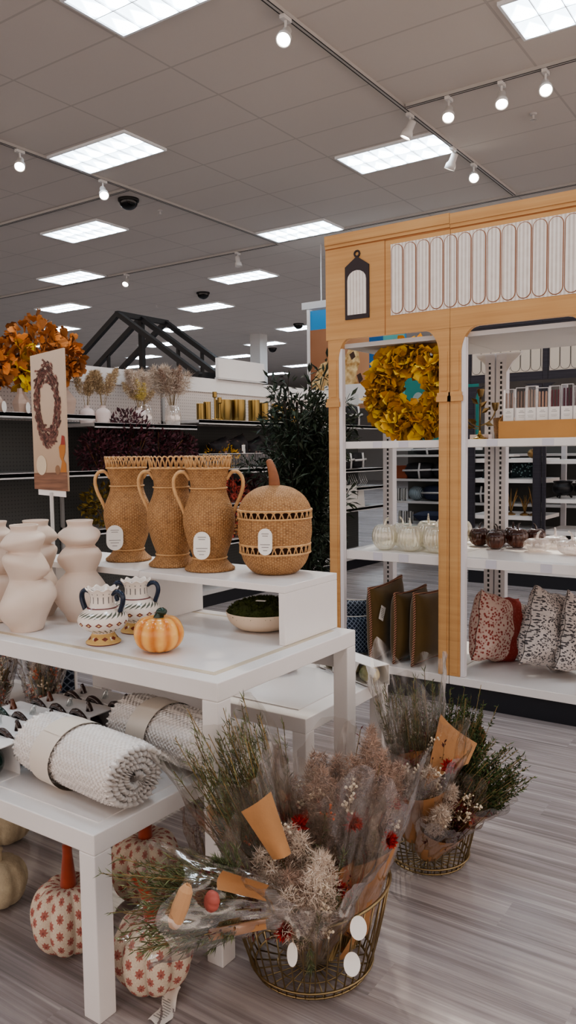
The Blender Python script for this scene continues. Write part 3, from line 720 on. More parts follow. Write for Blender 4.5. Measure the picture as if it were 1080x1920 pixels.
# ------------------------------------------------------------ fabric pumpkins under the table
def motif(t):
    uv=t.xyz('UV'); u,v=uv[0],uv[1]
    cu=(u*24); r=cu.fl(); cv=v/.047+((r*.5).fr()); x=(cu.fr()-.5)*.042; y=(cv.fr()-.5)*.05
    d=(x*x+y*y).sq(); a=x.op('ARCTAN2',y); pet=((a*8).cos()*.0028+(a*1.0).cos()*.0022+.0135)
    inn=d<pet; c2=d<.0045; ln=((a*8).cos().abs()<.18)*(d>.006)*inn
    nz=t.noise(260,2)
    c=t.mix(inn*(nz*.4+.7).mn(1.0),t.ramp(nz,[(.2,(196,180,160)),(.8,(220,206,188))]),(170,98,88)); c=t.mix(ln.mx(c2)*.6,c,(122,60,56)); t.col(c); t.set(Roughness=.95); t.bump(nz,.4,.003)
fabm=mk('block_print_fabric',motif); rust=mk('rust_velvet',col=(150,62,34),rough=.85,var=.3,vs=30,Sheen_Weight=.4)
def fabpump(loc,rz,lab,r=.113,h=.215,sx=0,tagp=None):
    o=thing('fabric_pumpkin',lab,'pumpkin',loc,rz,'block printed fabric pumpkins')
    pumpkin_body(MB(),r,h,8,.2,96,.16,24).build('body',fabm,o,True)
    b=MB(); b.tube(bez([(0,0,h*.82),(.0,0,h*1.05),(sx*.3,0,h*1.3),(sx,0,h*1.47)],10),lambda t:.026-.012*min(1,t*1.3),12); b.build('stem',rust,o,True)
    return o
fabpump((-1.80,1.455,0),.25,'fabric pumpkin under the low table at left of the near leg, with upright rust stem',sx=.0)
fabpump((-1.475,1.47,0),.55,'front fabric pumpkin right of the near table leg, partly under the lying bouquet',sx=-.05)
fabpump((-1.80,1.77,0),.9,'rear fabric pumpkin in shadow behind the near table leg',r=.12,h=.23,sx=.02)
cork=mk('cream_knit_pumpkin',col=(186,172,146),rough=.9,var=.3,vs=40,bump=.4,bs=150)
smallpump('knit_pumpkin',(-2.52,1.75,0),.11,.19,8,cork,'cream knit pumpkin at the left picture edge, higher one under the table','pumpkin','cream pumpkins at the left edge',cork,.05)
smallpump('knit_pumpkin',(-2.17,1.48,0),.09,.16,8,cork,'cream knit pumpkin at the left picture edge, lower one beside the fabric pumpkin','pumpkin','cream pumpkins at the left edge',cork,.05)
# loose care tag on the floor, tied to the front fabric pumpkin
o=thing('care_tag','crumpled white care tag lying on the floor by the front fabric pumpkin','tag',(-1.372,1.44,0),0)
b=MB(); b.grid(lambda u,v:(-.06+.05*u+.035*(1-v)+.01*sin(v*5),-.075+.12*v,.003+.05*max(0,v-.55)**1.2+.004*sin(u*7+v*9)),8,16); b.build('label',paper,o,True)
b=MB()
for i in range(9): b.box((-.035+.03*(1-i/12)+.012*sin(i*.5),-.06+.008*i,.0085),(.028,.0016,.0004))
b.build('printed_text',ink,o)

# ------------------------------------------------------------ wire baskets
def wire_basket(loc,rb,rt_,h,lab,tilt=None,n=40,rz=0):
    o=thing('wire_basket',lab,'basket',loc,rz,'gold wire baskets on the floor'); tl=tilt or (lambda a:0)
    b=MB(); b.ring((0,0,h),rt_,.0045,48,8,tl); b.build('rim',gold,o,True)
    b=MB(); b.ring((0,0,.012),rb,.0035,48,6); b.ring((0,0,.035),rb+.014,.0035,48,6); b.build('base_ring',gold,o,True)
    b=MB()
    for i in range(n):
        a=2*PI*i/n; hh=h+tl(a)
        b.tube([((rb+(rt_-rb)*s**.75)*cos(a),(rb+(rt_-rb)*s**.75)*sin(a),.012+(hh-.012)*s) for s in (0,.12,.35,.65,1)],.0023,5)
    b.build('upright_wires',gold,o,True)
    b=MB()
    for i in range(12): a=PI*i/12; b.tube([(rb*cos(a),rb*sin(a),.008),(-rb*cos(a),-rb*sin(a),.008)],.0022,5)
    for r in (.3,.6): b.ring((0,0,.010),rb*r,.0022,28,5)
    b.build('base_grid',gold,o,True); return o
B1=(-1.168,1.785,0); B2=(-1.135,2.50,0)
aim=math.atan2(.75,.5)
wire_basket(B1,.160,.222,.235,'front gold wire basket, full of wrapped dried bouquets',lambda a:.035*cos(a-.45))
wire_basket(B2,.128,.178,.232,'rear gold wire basket, behind the front one near the kiosk',n=38)

# ------------------------------------------------------------ bouquets
cedar=mk('dried_cedar_green',col=(104,112,78),rough=.8,isl=.6); cedar2=mk('bush_green',col=(58,74,36),rough=.8,isl=.6)
stemm=mk('dried_stem',col=(128,108,72),rough=.85,isl=.5); plume=mk('pampas_mauve',col=(164,138,122),rough=.95,isl=.35); plumew=mk('pampas_ivory',col=(206,186,168),rough=.95,isl=.3)
redf=mk('red_dried_flower',col=(176,48,36),rough=.8,isl=.5); berry=mk('orange_berry',col=(196,92,36),rough=.4,isl=.3); berryw=mk('white_berry',col=(222,206,182),rough=.5); burg=mk('burgundy_stem',col=(84,34,36),rough=.8,isl=.5); tease=mk('teasel_tan',col=(186,144,108),rough=.95,isl=.5)
def hair(b,p,d,L,w,r): 
    k=len(b.v); q=d.orthogonal().normalized(); q=Matrix.Rotation(r.uniform(0,PI),3,d)@q
    b.v+=[tuple(p-q*w),tuple(p+q*w),tuple(p+d*L+Vec((0,0,-L*.1)))]; b.f.append((k,k+1,k+2)); b.m.append(0)
def pampas(b,p0,p1,R_,n,r,L=.05,w_=.0011):
    p0,p1=Vec(p0),Vec(p1); ax=(p1-p0); an=ax.normalized()
    for i in range(n):
        t=r.random()**.8; p=p0+ax*t; w=rv(r); w=w-an*w.dot(an); w=w.normalized() if w.length>.01 else Vec((1,0,0))
        k=R_*(sin(PI*(.12+.86*t))**.7); hair(b,p+w*k*r.uniform(.05,1)**.6,(w*.45+an*r.uniform(.2,1.0)+rv(r)*.8).normalized(),L*r.uniform(.4,1),w_,r)
def sprig(b,sb,p,d,L,n,r,lw=.004,ll=.022,spread=.6):
    d=Vec(d).normalized(); q=p+d*L+rv(r)*L*.1; sb.tube([p,p.lerp(q,.5)+rv(r)*L*.04,q],.0012,3,cap=False)
    for i in range(n):
        t=r.uniform(.15,1); c=p.lerp(q,t); dd=(d*.8+rv(r)*spread).normalized(); b.leaf(c,dd,rv(r),ll*r.uniform(.6,1.2),lw,.1)
def bouquet(base,tip,lab,parts,R_=.09,seed=1,wrap=(.3,.72,-1.1,2.2),filmr=1,rx=.0,top=1.0):
    base,tip=Vec(base),Vec(tip); ax=tip-base; L=ax.length
    o=thing('wrapped_bouquet',lab,'bouquet',base,0,'wrapped dried bouquets'); o.rotation_mode='XYZ'; o.rotation_euler=(ax.to_track_quat('Z','Y').to_matrix()@Matrix.Rotation(rx,3,'Z')).to_euler(); r=random.Random(seed)
    rad=lambda t:.035+(R_-.035)*max(0,t)**.8
    sb=MB(); lb={}
    for i in range(26):
        a=r.uniform(0,2*PI); k=r.uniform(.2,.9); e=Vec((rad(.6)*k*cos(a),rad(.6)*k*sin(a),L*.6)); sb.tube([(.024*cos(a),.024*sin(a),0),e*.5,e],.0028,4)
    for kind,n,t0,t1 in parts:
        if kind in ('cedar','bush','burg'):
            b=lb.setdefault({'cedar':'greenery','bush':'green_bush','burg':'burgundy_stems'}[kind],(MB(),{'cedar':cedar,'bush':cedar2,'burg':burg}[kind]))[0]
            for i in range(n):
                a=r.uniform(0,2*PI); k=r.uniform(.1,.95)**.6; tt=r.uniform(t0,t1); p=Vec((rad(t0)*k*cos(a),rad(t0)*k*sin(a),L*t0)); q=Vec((rad(tt)*k*1.1*cos(a),rad(tt)*k*1.1*sin(a),L*tt))
                sprig(b,sb,p,q-p,max(.06,(q-p).length),34 if kind!='burg' else 14,r,.0026 if kind=='cedar' else .005,.026 if kind=='cedar' else .016,.55 if kind=='cedar' else .9)
        elif kind in('pampas','ivory'):
            for i in range(n):
                a=r.uniform(0,2*PI); k=r.uniform(.15,.8); p=Vec((rad(t0)*k*cos(a),rad(t0)*k*sin(a),L*t0)); q=Vec((rad(t1)*k*cos(a),rad(t1)*k*sin(a),L*t1*r.uniform(.88,1.04))); b=MB(); pampas(b,p,q,R_*.34,900,r,.028); b.build('pampas_plume' if kind=='pampas' else 'ivory_plume',plume if kind=='pampas' else plumew,o)
        elif kind in('berry','white'):
            for i in range(n):
                a=r.uniform(0,2*PI); k=r.uniform(.5,1.0); z=r.uniform(t0,t1); c=Vec((rad(z)*k*cos(a),rad(z)*k*sin(a),L*z)); b=MB(); tip=[]
                for j in range(8):
                    e=c+rv(r)*r.uniform(.006,.024); b.ball(e,r.uniform(.0028,.0046),6,4); tip.append(e)
                for e in tip: b.tube([c-Vec((0,0,.012)),e],.0006,3,cap=False)
                b.build('orange_berry_sprig' if kind=='berry' else 'white_berry_sprig',berry if kind=='berry' else berryw,o)
        elif kind=='flower':
            for i in range(n):
                a=r.uniform(0,2*PI); z=r.uniform(t0,t1); c=Vec((rad(z)*.97*cos(a),rad(z)*.97*sin(a),L*z)); nn=Vec((cos(a),sin(a),.6)); b=MB()
                for j in range(60): b.leaf(c,(nn*r.uniform(.1,1)+rv(r)).normalized(),rv(r),.03,.012)
                b.build('red_flower',redf,o)
        elif kind=='teasel':
            for i in range(n):
                a=r.uniform(0,2*PI); c=Vec((rad(t0)*.9*cos(a),rad(t0)*.9*sin(a),L*t0)); e=Vec((rad(t1)*.95*cos(a),rad(t1)*.95*sin(a),L*t1)); b=MB()
                b.tube([c,c.lerp(e,.15),c.lerp(e,.5),c.lerp(e,.85),e],lambda t:.006+.011*sin(PI*min(1,.1+t*.85)),8); pampas(b,c,e,.012,260,r,.012); b.build('teasel_head',tease,o)
    for nm,(b,m) in lb.items(): b.build(nm,m,o)['kind']='stuff'
    sb.build('stems',stemm,o)['kind']='stuff'
    if wrap:
        t0,t1,a0,da=wrap; b=MB()
        def kf(u,v):
            t=t0+(t1-t0)*v*(.72+.28*sin(PI*u)); a=a0+da*u; q=(rad(t)*1.04+.003+.004*sin(u*9+v*4))
            return (q*cos(a),q*sin(a),L*t)
        b.grid(kf,20,10); b.build('kraft_wrap',kraft,o,True)
    if filmr:
        b=MB(); ph=r.uniform(0,6)
        def ff(u,v):
            a=2*PI*u*1.06; t=.1+(top+.06*sin(3*a+ph)+.05*sin(5*a)-.1)*v; cr=1+.05*sin(7*a+v*9+ph)+.035*sin(13*a-v*14)+.02*sin(29*a+v*23)
            q=(rad(t)*1.1+.004)*cr*(1+.12*v*v); return (q*cos(a),q*sin(a)*.92,L*t)
        b.grid(ff,90,26); b.build('cellophane',film,o,True)
    return o
def pz(px,py,depth):   # point at a given distance along the optical axis
    d=fw+rt*((px-540)/FL)-up*((py-960)/FL); p=d*depth; return (p.x,p.y,p.z+HC)
ob=bouquet((-1.21,1.80,.05),pz(415,1400,2.0),'bouquet of green cedar with orange berries leaning against the tall table leg',[('cedar',210,.42,1.08),('berry',22,.48,.68),('teasel',3,.5,.74),('burg',14,.35,.7)],.125,3,(.1,.55,-3,5.4),top=.98)
Mi=ob.rotation_euler.to_matrix().inverted(); tl_=lambda px,py,d:Mi@(Vec(pz(px,py,d))-Vec(ob.location))
K=[tl_(*q) for q in ((452,1522,1.86),(508,1484,1.88),(546,1600,1.86),(512,1612,1.84))]
b=MB(); b.grid(lambda u,v:K[0].lerp(K[1],u).lerp(K[3].lerp(K[2],u),v)+(K[1]-K[0]).cross(K[3]-K[0]).normalized()*-.025*sin(PI*u),10,8); b.build('kraft_wrap',kraft,ob,True)
bouquet((-1.15,1.84,.05),pz(607,1425,2.1),'tall bouquet of mauve pampas with white berries and a red flower',[('pampas',14,.45,1.02),('white',16,.55,.95),('flower',1,.74,.78),('berry',3,.8,.86),('cedar',26,.4,.75)],.125,5,(.1,.55,-2.4,2.8),top=1.02)
bouquet((-1.16,1.76,.04),pz(572,1580,1.86),'front bouquet of ivory plumes, white berries and red flowers facing the camera',[('ivory',9,.4,1.0),('pampas',3,.4,.95),('white',16,.5,.98),('flower',5,.4,.85),('burg',12,.35,.8),('cedar',22,.45,.95)],.14,8,(.1,.5,-.2,2.4),top=1.08)
bouquet((-1.09,1.86,.05),pz(714,1398,2.12),'bouquet at right in the front basket, tall mauve plumes in wide kraft paper',[('pampas',10,.45,1.02),('white',10,.5,.7),('flower',2,.62,.74),('burg',14,.5,1)],.105,12,(.1,.6,-3,5.2),top=.93)
bouquet((-1.13,1.80,.03),(-1.08,1.88,.30),'short kraft wrapped bundle of burgundy stems low inside the front basket',[('burg',22,.3,1.0),('ivory',2,.5,1.0),('cedar',12,.4,1)],.11,13,(.05,.8,-3,5.2),0)
o=bouquet(pz(545,1690,1.90),pz(268,1690,1.73),'bouquet lying sideways over the basket rim with green sprigs pointing left',[('cedar',150,.4,1.12),('burg',50,.2,.85),('white',5,.3,.7)],.105,14,None,top=.95)
Lq=.36; Mi=o.rotation_euler.to_matrix().inverted(); tl_=lambda px,py,d:Mi@(Vec(pz(px,py,d))-Vec(o.location))
b=MB(); pumpkin_body(b,.023,.03,7,.15,42,.1,8); c=tl_(397,1690,1.70); b.v=[(x+c.x,y+c.y,z+c.z-.015) for x,y,z in b.v]; b.build('mini_pumpkin',mk('mini_pumpkin_coral',col=(166,86,74),rough=.6),o,True)
b=MB(); c,e=tl_(325,1738,1.65),tl_(352,1660,1.65); b.tube([c,c.lerp(e,.12),c.lerp(e,.5),c.lerp(e,.88),e],lambda t:.007+.011*sin(PI*min(1,.1+t*.85)),10); pampas(b,c,e,.012,500,random.Random(4),.01); b.build('teasel_head',tease,o)
for p0,p1,p2,p3 in (((418,1632,1.72),(505,1660,1.78),(500,1690,1.78),(408,1668,1.70)),((398,1742,1.70),(505,1722,1.78),(500,1742,1.79),(392,1765,1.72))):
    A_,B_2,C_,D_=tl_(*p0),tl_(*p1),tl_(*p2),tl_(*p3); nn=(B_2-A_).cross(D_-A_).normalized()
    b=MB(); b.grid(lambda u,v:A_.lerp(B_2,u).lerp(D_.lerp(C_,u),v)+nn*(.012*sin(PI*v)),10,8); b.build('kraft_wrap',kraft,o,True)
bouquet((-1.15,2.49,.08),pz(762,1262,2.66),'cellophane bouquet in the rear basket leaning left toward the kiosk pillows',[('cedar',90,.42,.98),('burg',40,.42,.8),('white',6,.5,.7)],.105,21,(.3,.62,-2.2,2.6),top=1.04)
o2=bouquet((-1.10,2.54,.08),pz(852,1312,2.80),'dark green bushy bouquet with folded kraft paper at the back of the rear basket',[('bush',190,.6,1.06)],.135,23,(.25,.8,-2.9,3.2),0)
Mi=o2.rotation_euler.to_matrix().inverted(); tl_=lambda px,py,d:Mi@(Vec(pz(px,py,d))-Vec(o2.location))
K=[tl_(*q) for q in ((826,1338,2.62),(895,1394,2.66),(878,1432,2.6),(796,1475,2.52))]
b=MB(); b.grid(lambda u,v:K[0].lerp(K[1],u).lerp(K[3].lerp(K[2],u),v)+(K[1]-K[0]).cross(K[3]-K[0]).normalized()*.02*sin(PI*u),10,8); b.build('kraft_wrap',kraft,o2,True)
bouquet((-1.13,2.49,.10),pz(940,1440,2.62),'green bouquet spilling over the right rim of the rear basket',[('bush',150,.6,1.15),('flower',2,.5,.6),('white',6,.4,.6)],.105,25,(.2,.66,-3,3.6),top=.8)
bouquet((-1.16,2.45,.06),pz(790,1395,2.48),'small cellophane bouquet standing in front in the rear basket',[('burg',36,.4,1.0),('flower',4,.6,.95),('white',14,.5,1.0),('ivory',3,.5,.85)],.11,27,(.2,.75,-2.6,2.6),top=1.08)
bouquet((-1.12,2.44,.05),pz(850,1500,2.5),'short kraft wrapped bundle along the front rim of the rear basket',[('burg',40,.4,1.15),('ivory',3,.6,1.1),('white',10,.6,1.05)],.09,29,(.15,.7,-3.1,4.6),1)
# paper discs (price tags) among the stems
for i,(p,l) in enumerate(((pz(672,1740,1.86),'white round hang tag inside the front basket, upper right'),(pz(660,1808,1.88),'white round hang tag low at the right inside the front basket'),(pz(548,1790,1.9),'white round hang tag inside the front basket, left one'))):
    o=thing('round_tag',l,'tag',p,0,'round hang tags in the front basket'); n=(Vec((0,0,HC))-Vec(p)).normalized(); ux=Vec((0,0,1)).cross(n).normalized(); uz=n.cross(ux)
    MB().prism([(.02*cos(a*PI/12)*(1-.35*(i==2)),.026*sin(a*PI/12)) for a in range(24)],(0,0,0),ux,uz,n*.001).build('tag_disc',paper,o)
    b=MB(); b.tube([uz*.026,uz*.05+n*-.01,uz*.07-n*.03],.0008,4); b.build('string',stemm,o)
# flat bags of dried stems under the tall table, at left
for x,y,h,l,s in ((-2.54,1.74,.25,'bag of dried autumn stems at the left picture edge, under the tall table',31),(-2.36,1.82,.25,'second bag of dried autumn stems, beside the cartons of glass pumpkins',33)):
    bouquet((x,y,.506),(x+.01,y,.506+h),l,[('berry',14,.15,.7),('burg',34,.1,1.0),('white',9,.2,.8),('ivory',1,.5,.9),('cedar',14,.1,.9)],.085,s,None,top=.98)
bouquet((-1.66,1.93,.02),(-1.52,1.83,.4),'cellophane bag of dried stems on the floor under the rear throw',[('burg',18,.4,1.0),('white',4,.5,.8)],.11,35,(.3,.6,-2,1.2),top=1.05)
# ------------------------------------------------------------ goods on the yellow kiosk
SZ=.846; S1=1.506; DZ=.171
# ginkgo wreath hung in the left bay
wl=mk('ginkgo_yellow',col=(214,158,56),rough=.7,isl=.7,Subsurface_Weight=.0); tw=mk('twig_brown',col=(98,68,40),rough=.9,isl=.5)
o=thing('ginkgo_wreath','yellow ginkgo leaf wreath hanging in the left bay of the yellow kiosk','wreath',(-2.065,4.33,1.805)); r=random.Random(4)
b=MB()
for k in range(5): b.tube([((.2+.02*sin(a*.9+k))*cos(a*2*PI/40),.02*cos(a*.7+k*2),(.2+.02*sin(a*.9+k))*sin(a*2*PI/40)) for a in range(40)],.006,5,True)
b.build('twig_ring',tw,o)
b=MB()
for i in range(820):
    a=r.uniform(0,2*PI); q=r.uniform(0,2*PI); k=.055*r.random()**.5; e=Vec((cos(a),0,sin(a))); c=e*(.2+k*1.15*cos(q))+Vec((0,k*sin(q)*1.1-.01,0))
    d=(e*cos(q)*1.1+Vec((0,sin(q)-.35,0))+rv(r)*.9).normalized(); s=r.uniform(.055,.092); b.fan(c,d,(Vec((0,-1,0))+rv(r)*.8),s*1.05,s)
b.build('ginkgo_leaves',wl,o)
b=MB(); b.tube([(0,.0,.2),(.0,.01,.255)],.0012,4); b.build('hanging_wire',blackm,o)
# glass pumpkins
ribglass=thin('ribbed_clear_glass',(244,242,230),.16,.07,.34,(246,240,222)); amb=mk('amber_glass',lambda t:(t.col(t.ramp(t.xyz()[2]*7.0,[(.0,(124,74,54)),(.35,(70,34,20)),(1,(40,20,14))])),t.set(Roughness=.06,Coat_Weight=.6))); pinkg=thin('pale_glass',(246,240,236),.16,.06,.32,(244,236,228))
def gpump(r_,h,n,mat,nm,lab,grp):
    o=thing(nm,lab,'pumpkin',(0,0,0),0,grp); pumpkin_body(MB(),r_,h,n,.09,n*6,.12,16).build('body',mat,o,True)
    b=stem(r_*.13,r_*.07,r_*.6,r_*.3,z0=h*.9,seg=8); b.build('stem',mat,o,True); return o
def place(proto,lst,first=True):
    for i,(x,y,z,rz,lab,s) in enumerate(lst):
        if i==0: proto.location=(x,y,z); proto.rotation_euler=(0,0,rz); proto['label']=lab; proto.scale=(s,)*3
        else: dup(proto,(x,y,z),rz,lab,None,s)
g='left bay lower shelf of the yellow kiosk'
place(gpump(.078,.165,18,ribglass,'glass_pumpkin','','tall clear ribbed glass pumpkins'),[
 (-2.225,4.265,SZ,.3,'leftmost tall clear glass pumpkin in the front row on the kiosk shelf',1),(-2.06,4.275,SZ,2.3,'middle tall clear glass pumpkin in the front row on the kiosk shelf',1),(-1.895,4.28,SZ,1.1,'front row tall clear glass pumpkin next to the yellow middle post',1),
 (-2.19,4.44,SZ,4,'second row tall clear glass pumpkin behind the leftmost one',.97),(-2.02,4.45,SZ,5,'second row tall clear glass pumpkin behind the middle one',1),(-1.86,4.455,SZ,.7,'second row tall clear glass pumpkin behind the yellow middle post',1),
 (-2.10,4.62,SZ,2,'back row tall clear glass pumpkin at left',1),(-1.94,4.63,SZ,3,'back row tall clear glass pumpkin at right',1),(-1.955,4.80,SZ,3.4,'tall clear glass pumpkin peeking out right of the yellow middle post, by the amber ones',.95)])
place(gpump(.062,.118,12,amb,'amber_glass_pumpkin','','amber glass pumpkins on the kiosk shelf'),[
 (-1.805,4.73,SZ,.3,'leftmost amber glass pumpkin, large, beside the clear one',1.02),(-1.665,4.63,SZ,2.2,'front amber glass pumpkin, second from left, nearest the shelf edge',.95),(-1.565,4.74,SZ,1.1,'large amber glass pumpkin in the middle of the amber group',1.05),
 (-1.70,4.77,SZ,3,'amber glass pumpkin behind the two leftmost amber ones',.95),(-1.49,4.86,SZ,4,'amber glass pumpkin behind the small clear pumpkins',1),(-1.64,4.88,SZ,5,'rearmost amber glass pumpkin in the amber group',1)])
place(gpump(.078,.082,14,pinkg,'small_glass_pumpkin','','squat clear glass pumpkins'),[
 (-1.41,4.62,SZ,.2,'squat clear glass pumpkin just right of the amber ones',1),(-1.36,4.82,SZ,2,'squat clear glass pumpkin behind, between the amber ones and the shelf end',1),(-1.19,4.56,SZ,3,'squat clear glass pumpkin at the right picture edge, in front',1.1),(-1.18,4.78,SZ,4,'squat clear glass pumpkin at the right picture edge, behind',1.1)])
# candle tray
o=thing('candle_tray','brown cardboard display tray of boxed taper candles on the upper kiosk shelf','display tray',(-1.25,4.40,S1))
b=MB(); b.span(-.29,.29,-.07,-.066,0,.098); b.span(-.29,.29,.066,.07,0,.098); b.span(-.29,.29,-.066,.066,0,.003)
b.prism([(-.07,0),(.07,0),(.07,.16),(.04,.16),(-.07,.098)],(-.294,0,0),(0,1,0),UZ,(.004,0,0)); b.prism([(-.07,0),(.07,0),(.07,.16),(.04,.16),(-.07,.098)],(.29,0,0),(0,1,0),UZ,(.004,0,0)); b.build('tray',cardb,o)
cc=[(150,126,114),(146,124,112),(158,134,120),(186,150,130),(96,22,36),(86,36,52),(96,22,36),(150,126,114)]; cn=['taupe','narrow taupe','grey taupe','peach taupe','burgundy','plum','deep red','taupe']
packc=thin('pack_film',(250,250,250),.0,.05); cmats={}
for i,xx in enumerate((-1.497,-1.43,-1.372,-1.312,-1.245,-1.18,-1.115,-1.05)):
    o=thing('candle_pack','clear pack of %s taper candles, number %s from the left in the cardboard tray'%(cn[i],('first','second','third','fourth','fifth','sixth','seventh','eighth')[i]) ,'candles',(xx,4.375,S1+.004),(.0,.35,-.05,.2,0,.1,0,0)[i],'boxed taper candles in the tray'); o['label']=o['label'].replace('number ','')
    w=.026; h=.27+.006*(i%3); m=cmats.setdefault(cc[i],mk('candle_wax',col=cc[i],rough=.5))
    b=MB(); b.span(-w-.003,w+.003,-.018,.018,.0,h); b.build('clear_box',packc,o)
    b=MB()
    for s in (-1,1):
        for q in (-1,1): b.box((s*(w+.003),q*.018,h/2),(.0022,.0022,h)); 
        b.box((0,s*.018,h),(2*w+.006,.0022,.0022)); b.box((s*(w+.003),0,h),(.0022,.036,.0022))
    b.build('box_edge',mk('film_edge',col=(206,204,206),rough=.2) if 'film_edge' not in bpy.data.materials else bpy.data.materials['film_edge'],o)
    for s in (-.66,0,.66): b=MB(); b.lathe([(.0075,.01),(.0072,.06),(.0055,h-.022),(.002,h-.018)],10,c=(s*w,.0,0)); b.build('taper_candle',m,o,True)
    b=MB(); b.span(-w-.003,w+.003,-.0195,-.0185,.085,.165); q=b.build('label',paper,o)
    b=MB(); b.box((0,-.0198,.148),(.018,.0004,.002)); b.box((0,-.0198,.14),(.03,.0004,.0022)); b.box((0,-.0198,.122),(.034,.0004,.0012)); b.box((0,-.0198,.114),(.028,.0004,.0012)); b.build('printed_text',ink,q)
# brass candle holder with leaves
brass=mk('aged_brass',col=(140,120,84),rough=.35,metal=1); o=thing('candle_holder','brass branch candle holder with leaf stems on the upper kiosk shelf','candle holder',(-1.672,4.38,S1),.2)
MB().lathe(spl([(.046,0),(.044,.006),(.02,.018),(.008,.035),(.006,.05)],4),24).build('foot',goldm,o,True)
b=MB(); b.tube([(0,0,.04),(.002,0,.15),(.004,0,.245)],.005,6); b.tube(bez([(0,0,.07),(-.05,0,.08),(-.085,-.01,.13),(-.09,-.01,.16)]),.004,6); b.tube(bez([(0,0,.08),(.05,0,.08),(.08,.01,.13),(.085,.01,.165)]),.004,6); b.tube(bez([(0,0,.06),(-.06,.0,.06),(-.07,0,.1)]),.003,6); b.build('branch',brass,o,True)
for x,z,y in ((.004,.24,0),(-.09,.155,-.01),(.085,.16,.01)): MB().lathe(spl([(.005,0),(.012,.006),(.019,.03),(.022,.045),(.018,.043),(.01,.012)],3),8,c=(x,y,z)).build('tulip_cup',brass,o,True)
for x,z,dx,dz in ((-.02,.2,-.7,.7),(.02,.15,.9,.6),(-.04,.085,-1,.9),(-.06,.07,-1,.1),(.05,.09,1,-.2),(.0,.18,.8,.8),(-.03,.1,-1,.2)): b=MB(); b.leaf((x*.5,0,z),(dx,-.1,dz),(0,-1,.3),.055,.03,.12); b.build('leaf',brass,o)
o=thing('wicker_scoop','small dark wicker basket with wooden handle behind the candle holder','basket',(-1.585,4.56,S1))
MB().lathe([(.055,0),(.065,.05),(.07,.125),(.062,.125),(.058,.01)],36).build('woven_body',wick2,o,True); b=MB(); b.tube([(.03,.0,.1),(.045,0,.2),(.06,0,.24)],.01,8); b.build('handle',tw,o)
tag(MB().span(-.07,.05,-.03,.03,0,.035).build('soap_box',mk('pale_pink_card',col=(214,196,190),rough=.7),None,loc=(-1.80,4.76,S1)),'small pale pink box behind the candle holder on the upper kiosk shelf','box')
# cushions
def pillow(loc,rot,w,h,th,mat,lab,nm='throw_pillow',pipe=None,tagp=None,seed=1,grp='throw pillows on the kiosk deck',crumple=0):
    o=thing(nm,lab,'pillow',loc,0,grp); o.rotation_euler=rot; r=random.Random(seed); ph=[r.uniform(0,6) for _ in range(6)]
    def sh(u,v,s):
        x,y=u*2-1,v*2-1; e=max(0,(1-x**4)*(1-y**4))**.55
        pin=1-.07*(1-abs(x)**2)*0-.08*(1-x*x)*(abs(y)**3); pin2=1-.08*(1-y*y)*(abs(x)**3)
        k=crumple*(sin(x*5+ph[0]+y*3)+sin(y*7+ph[1]-x*4)+.6*sin(x*13+ph[2])*sin(y*11+ph[3]))
        return (x*w/2*pin2+k*.3*e*0,s*(th/2*e+.002)+k*e+crumple*.8*(1-e)*sin(x*9+y*8+ph[4]),h/2+y*h/2*pin+crumple*(1-e)*.8*sin(x*8+ph[5]))
    b=MB(); N_=26
    b.grid(lambda u,v:sh(u,v,-1),N_,N_); b.grid(lambda u,v:sh(1-u,v,1),N_,N_); b.build('cushion',mat,o,True)
    if pipe:
        pts=[sh(t/20,0,0) for t in range(20)]+[sh(1,t/20,0) for t in range(20)]+[sh(1-t/20,1,0) for t in range(20)]+[sh(0,1-t/20,0) for t in range(20)]
        b=MB(); b.tube(pts,pipe[1],6,True); b.build('piping',pipe[0],o,True)
    if tagp:
        x,z,s,a=tagp; y=sh((x/w*2+1)/2,(z/h*2)/2,s)[1]+s*.006
        Mx=Matrix.Rotation(a,3,'Y'); b=MB(); b.box((x,y,z),(.06,.0015,.085),0,0,Mx); g=b.build('care_tag',paper,o)
        b=MB()
        for k in range(6): b.box((x,y+s*.0012,z+.028-.011*k),(.042,.0006,.003),0,0,Mx)
        b.build('printed_text',ink,g)
    return o
olive=mk('olive_velvet',col=(86,64,20),rough=.75,var=.35,vs=7,Sheen_Weight=.5,Sheen_Roughness=.4)
plaid=mk('plaid_cord',lambda t:(lambda x:t.col(t.mix(((x[2]*70+x[1]*70).fr()<.5),(64,30,26),(176,132,104))))(t.xyz()),rough=.85)
def navy_f(t):
    x,y,z=t.xyz(); u=((x*34+z*34).fr()-.5).abs(); v=((x*34-z*34).fr()-.5).abs(); f=((u*v)*9).mn(1.0); t.col(t.mix((u.mn(v)<.1)*.8,t.mix(f,(40,56,78),(24,34,52)),(132,142,156))); t.set(Roughness=.9)
navyf=mk('navy_diamond_weave',navy_f)
def leo_f(base,ink_,sc_,st=.42):
    def f(t):
        x,y,z=t.xyz(); v=t.vec(t.xyz('UV')[0]*.42,0.0,t.xyz('UV')[1]*.55); a=t.vor(sc_,v=v); n=t.noise(50,2); w=t.noise(9,2)
        t.col(t.mix(((a+(n-.5)*.25)<st)*(w*2.2).mn(1.0)*.93,t.ramp(n,[(.2,tuple(int(c*.88) for c in base)),(.8,base)]),ink_)); t.set(Roughness=.8); t.bump(n,.2,.003)
    return f
leo=mk('animal_print_linen',leo_f((206,196,190),(44,42,48),84)); redp=mk('red_block_print',lambda t:(lambda x:(t.col(t.mix(((x[0]*1.0-.02)>0)*((t.vor(60)<.33)*-.75+1.0),t.ramp(t.vor(60),[(.3,(150,66,58)),(.5,(206,182,170))]),(138,44,34))),t.set(Roughness=.85)))(t.xyz()))
H_=PI/2
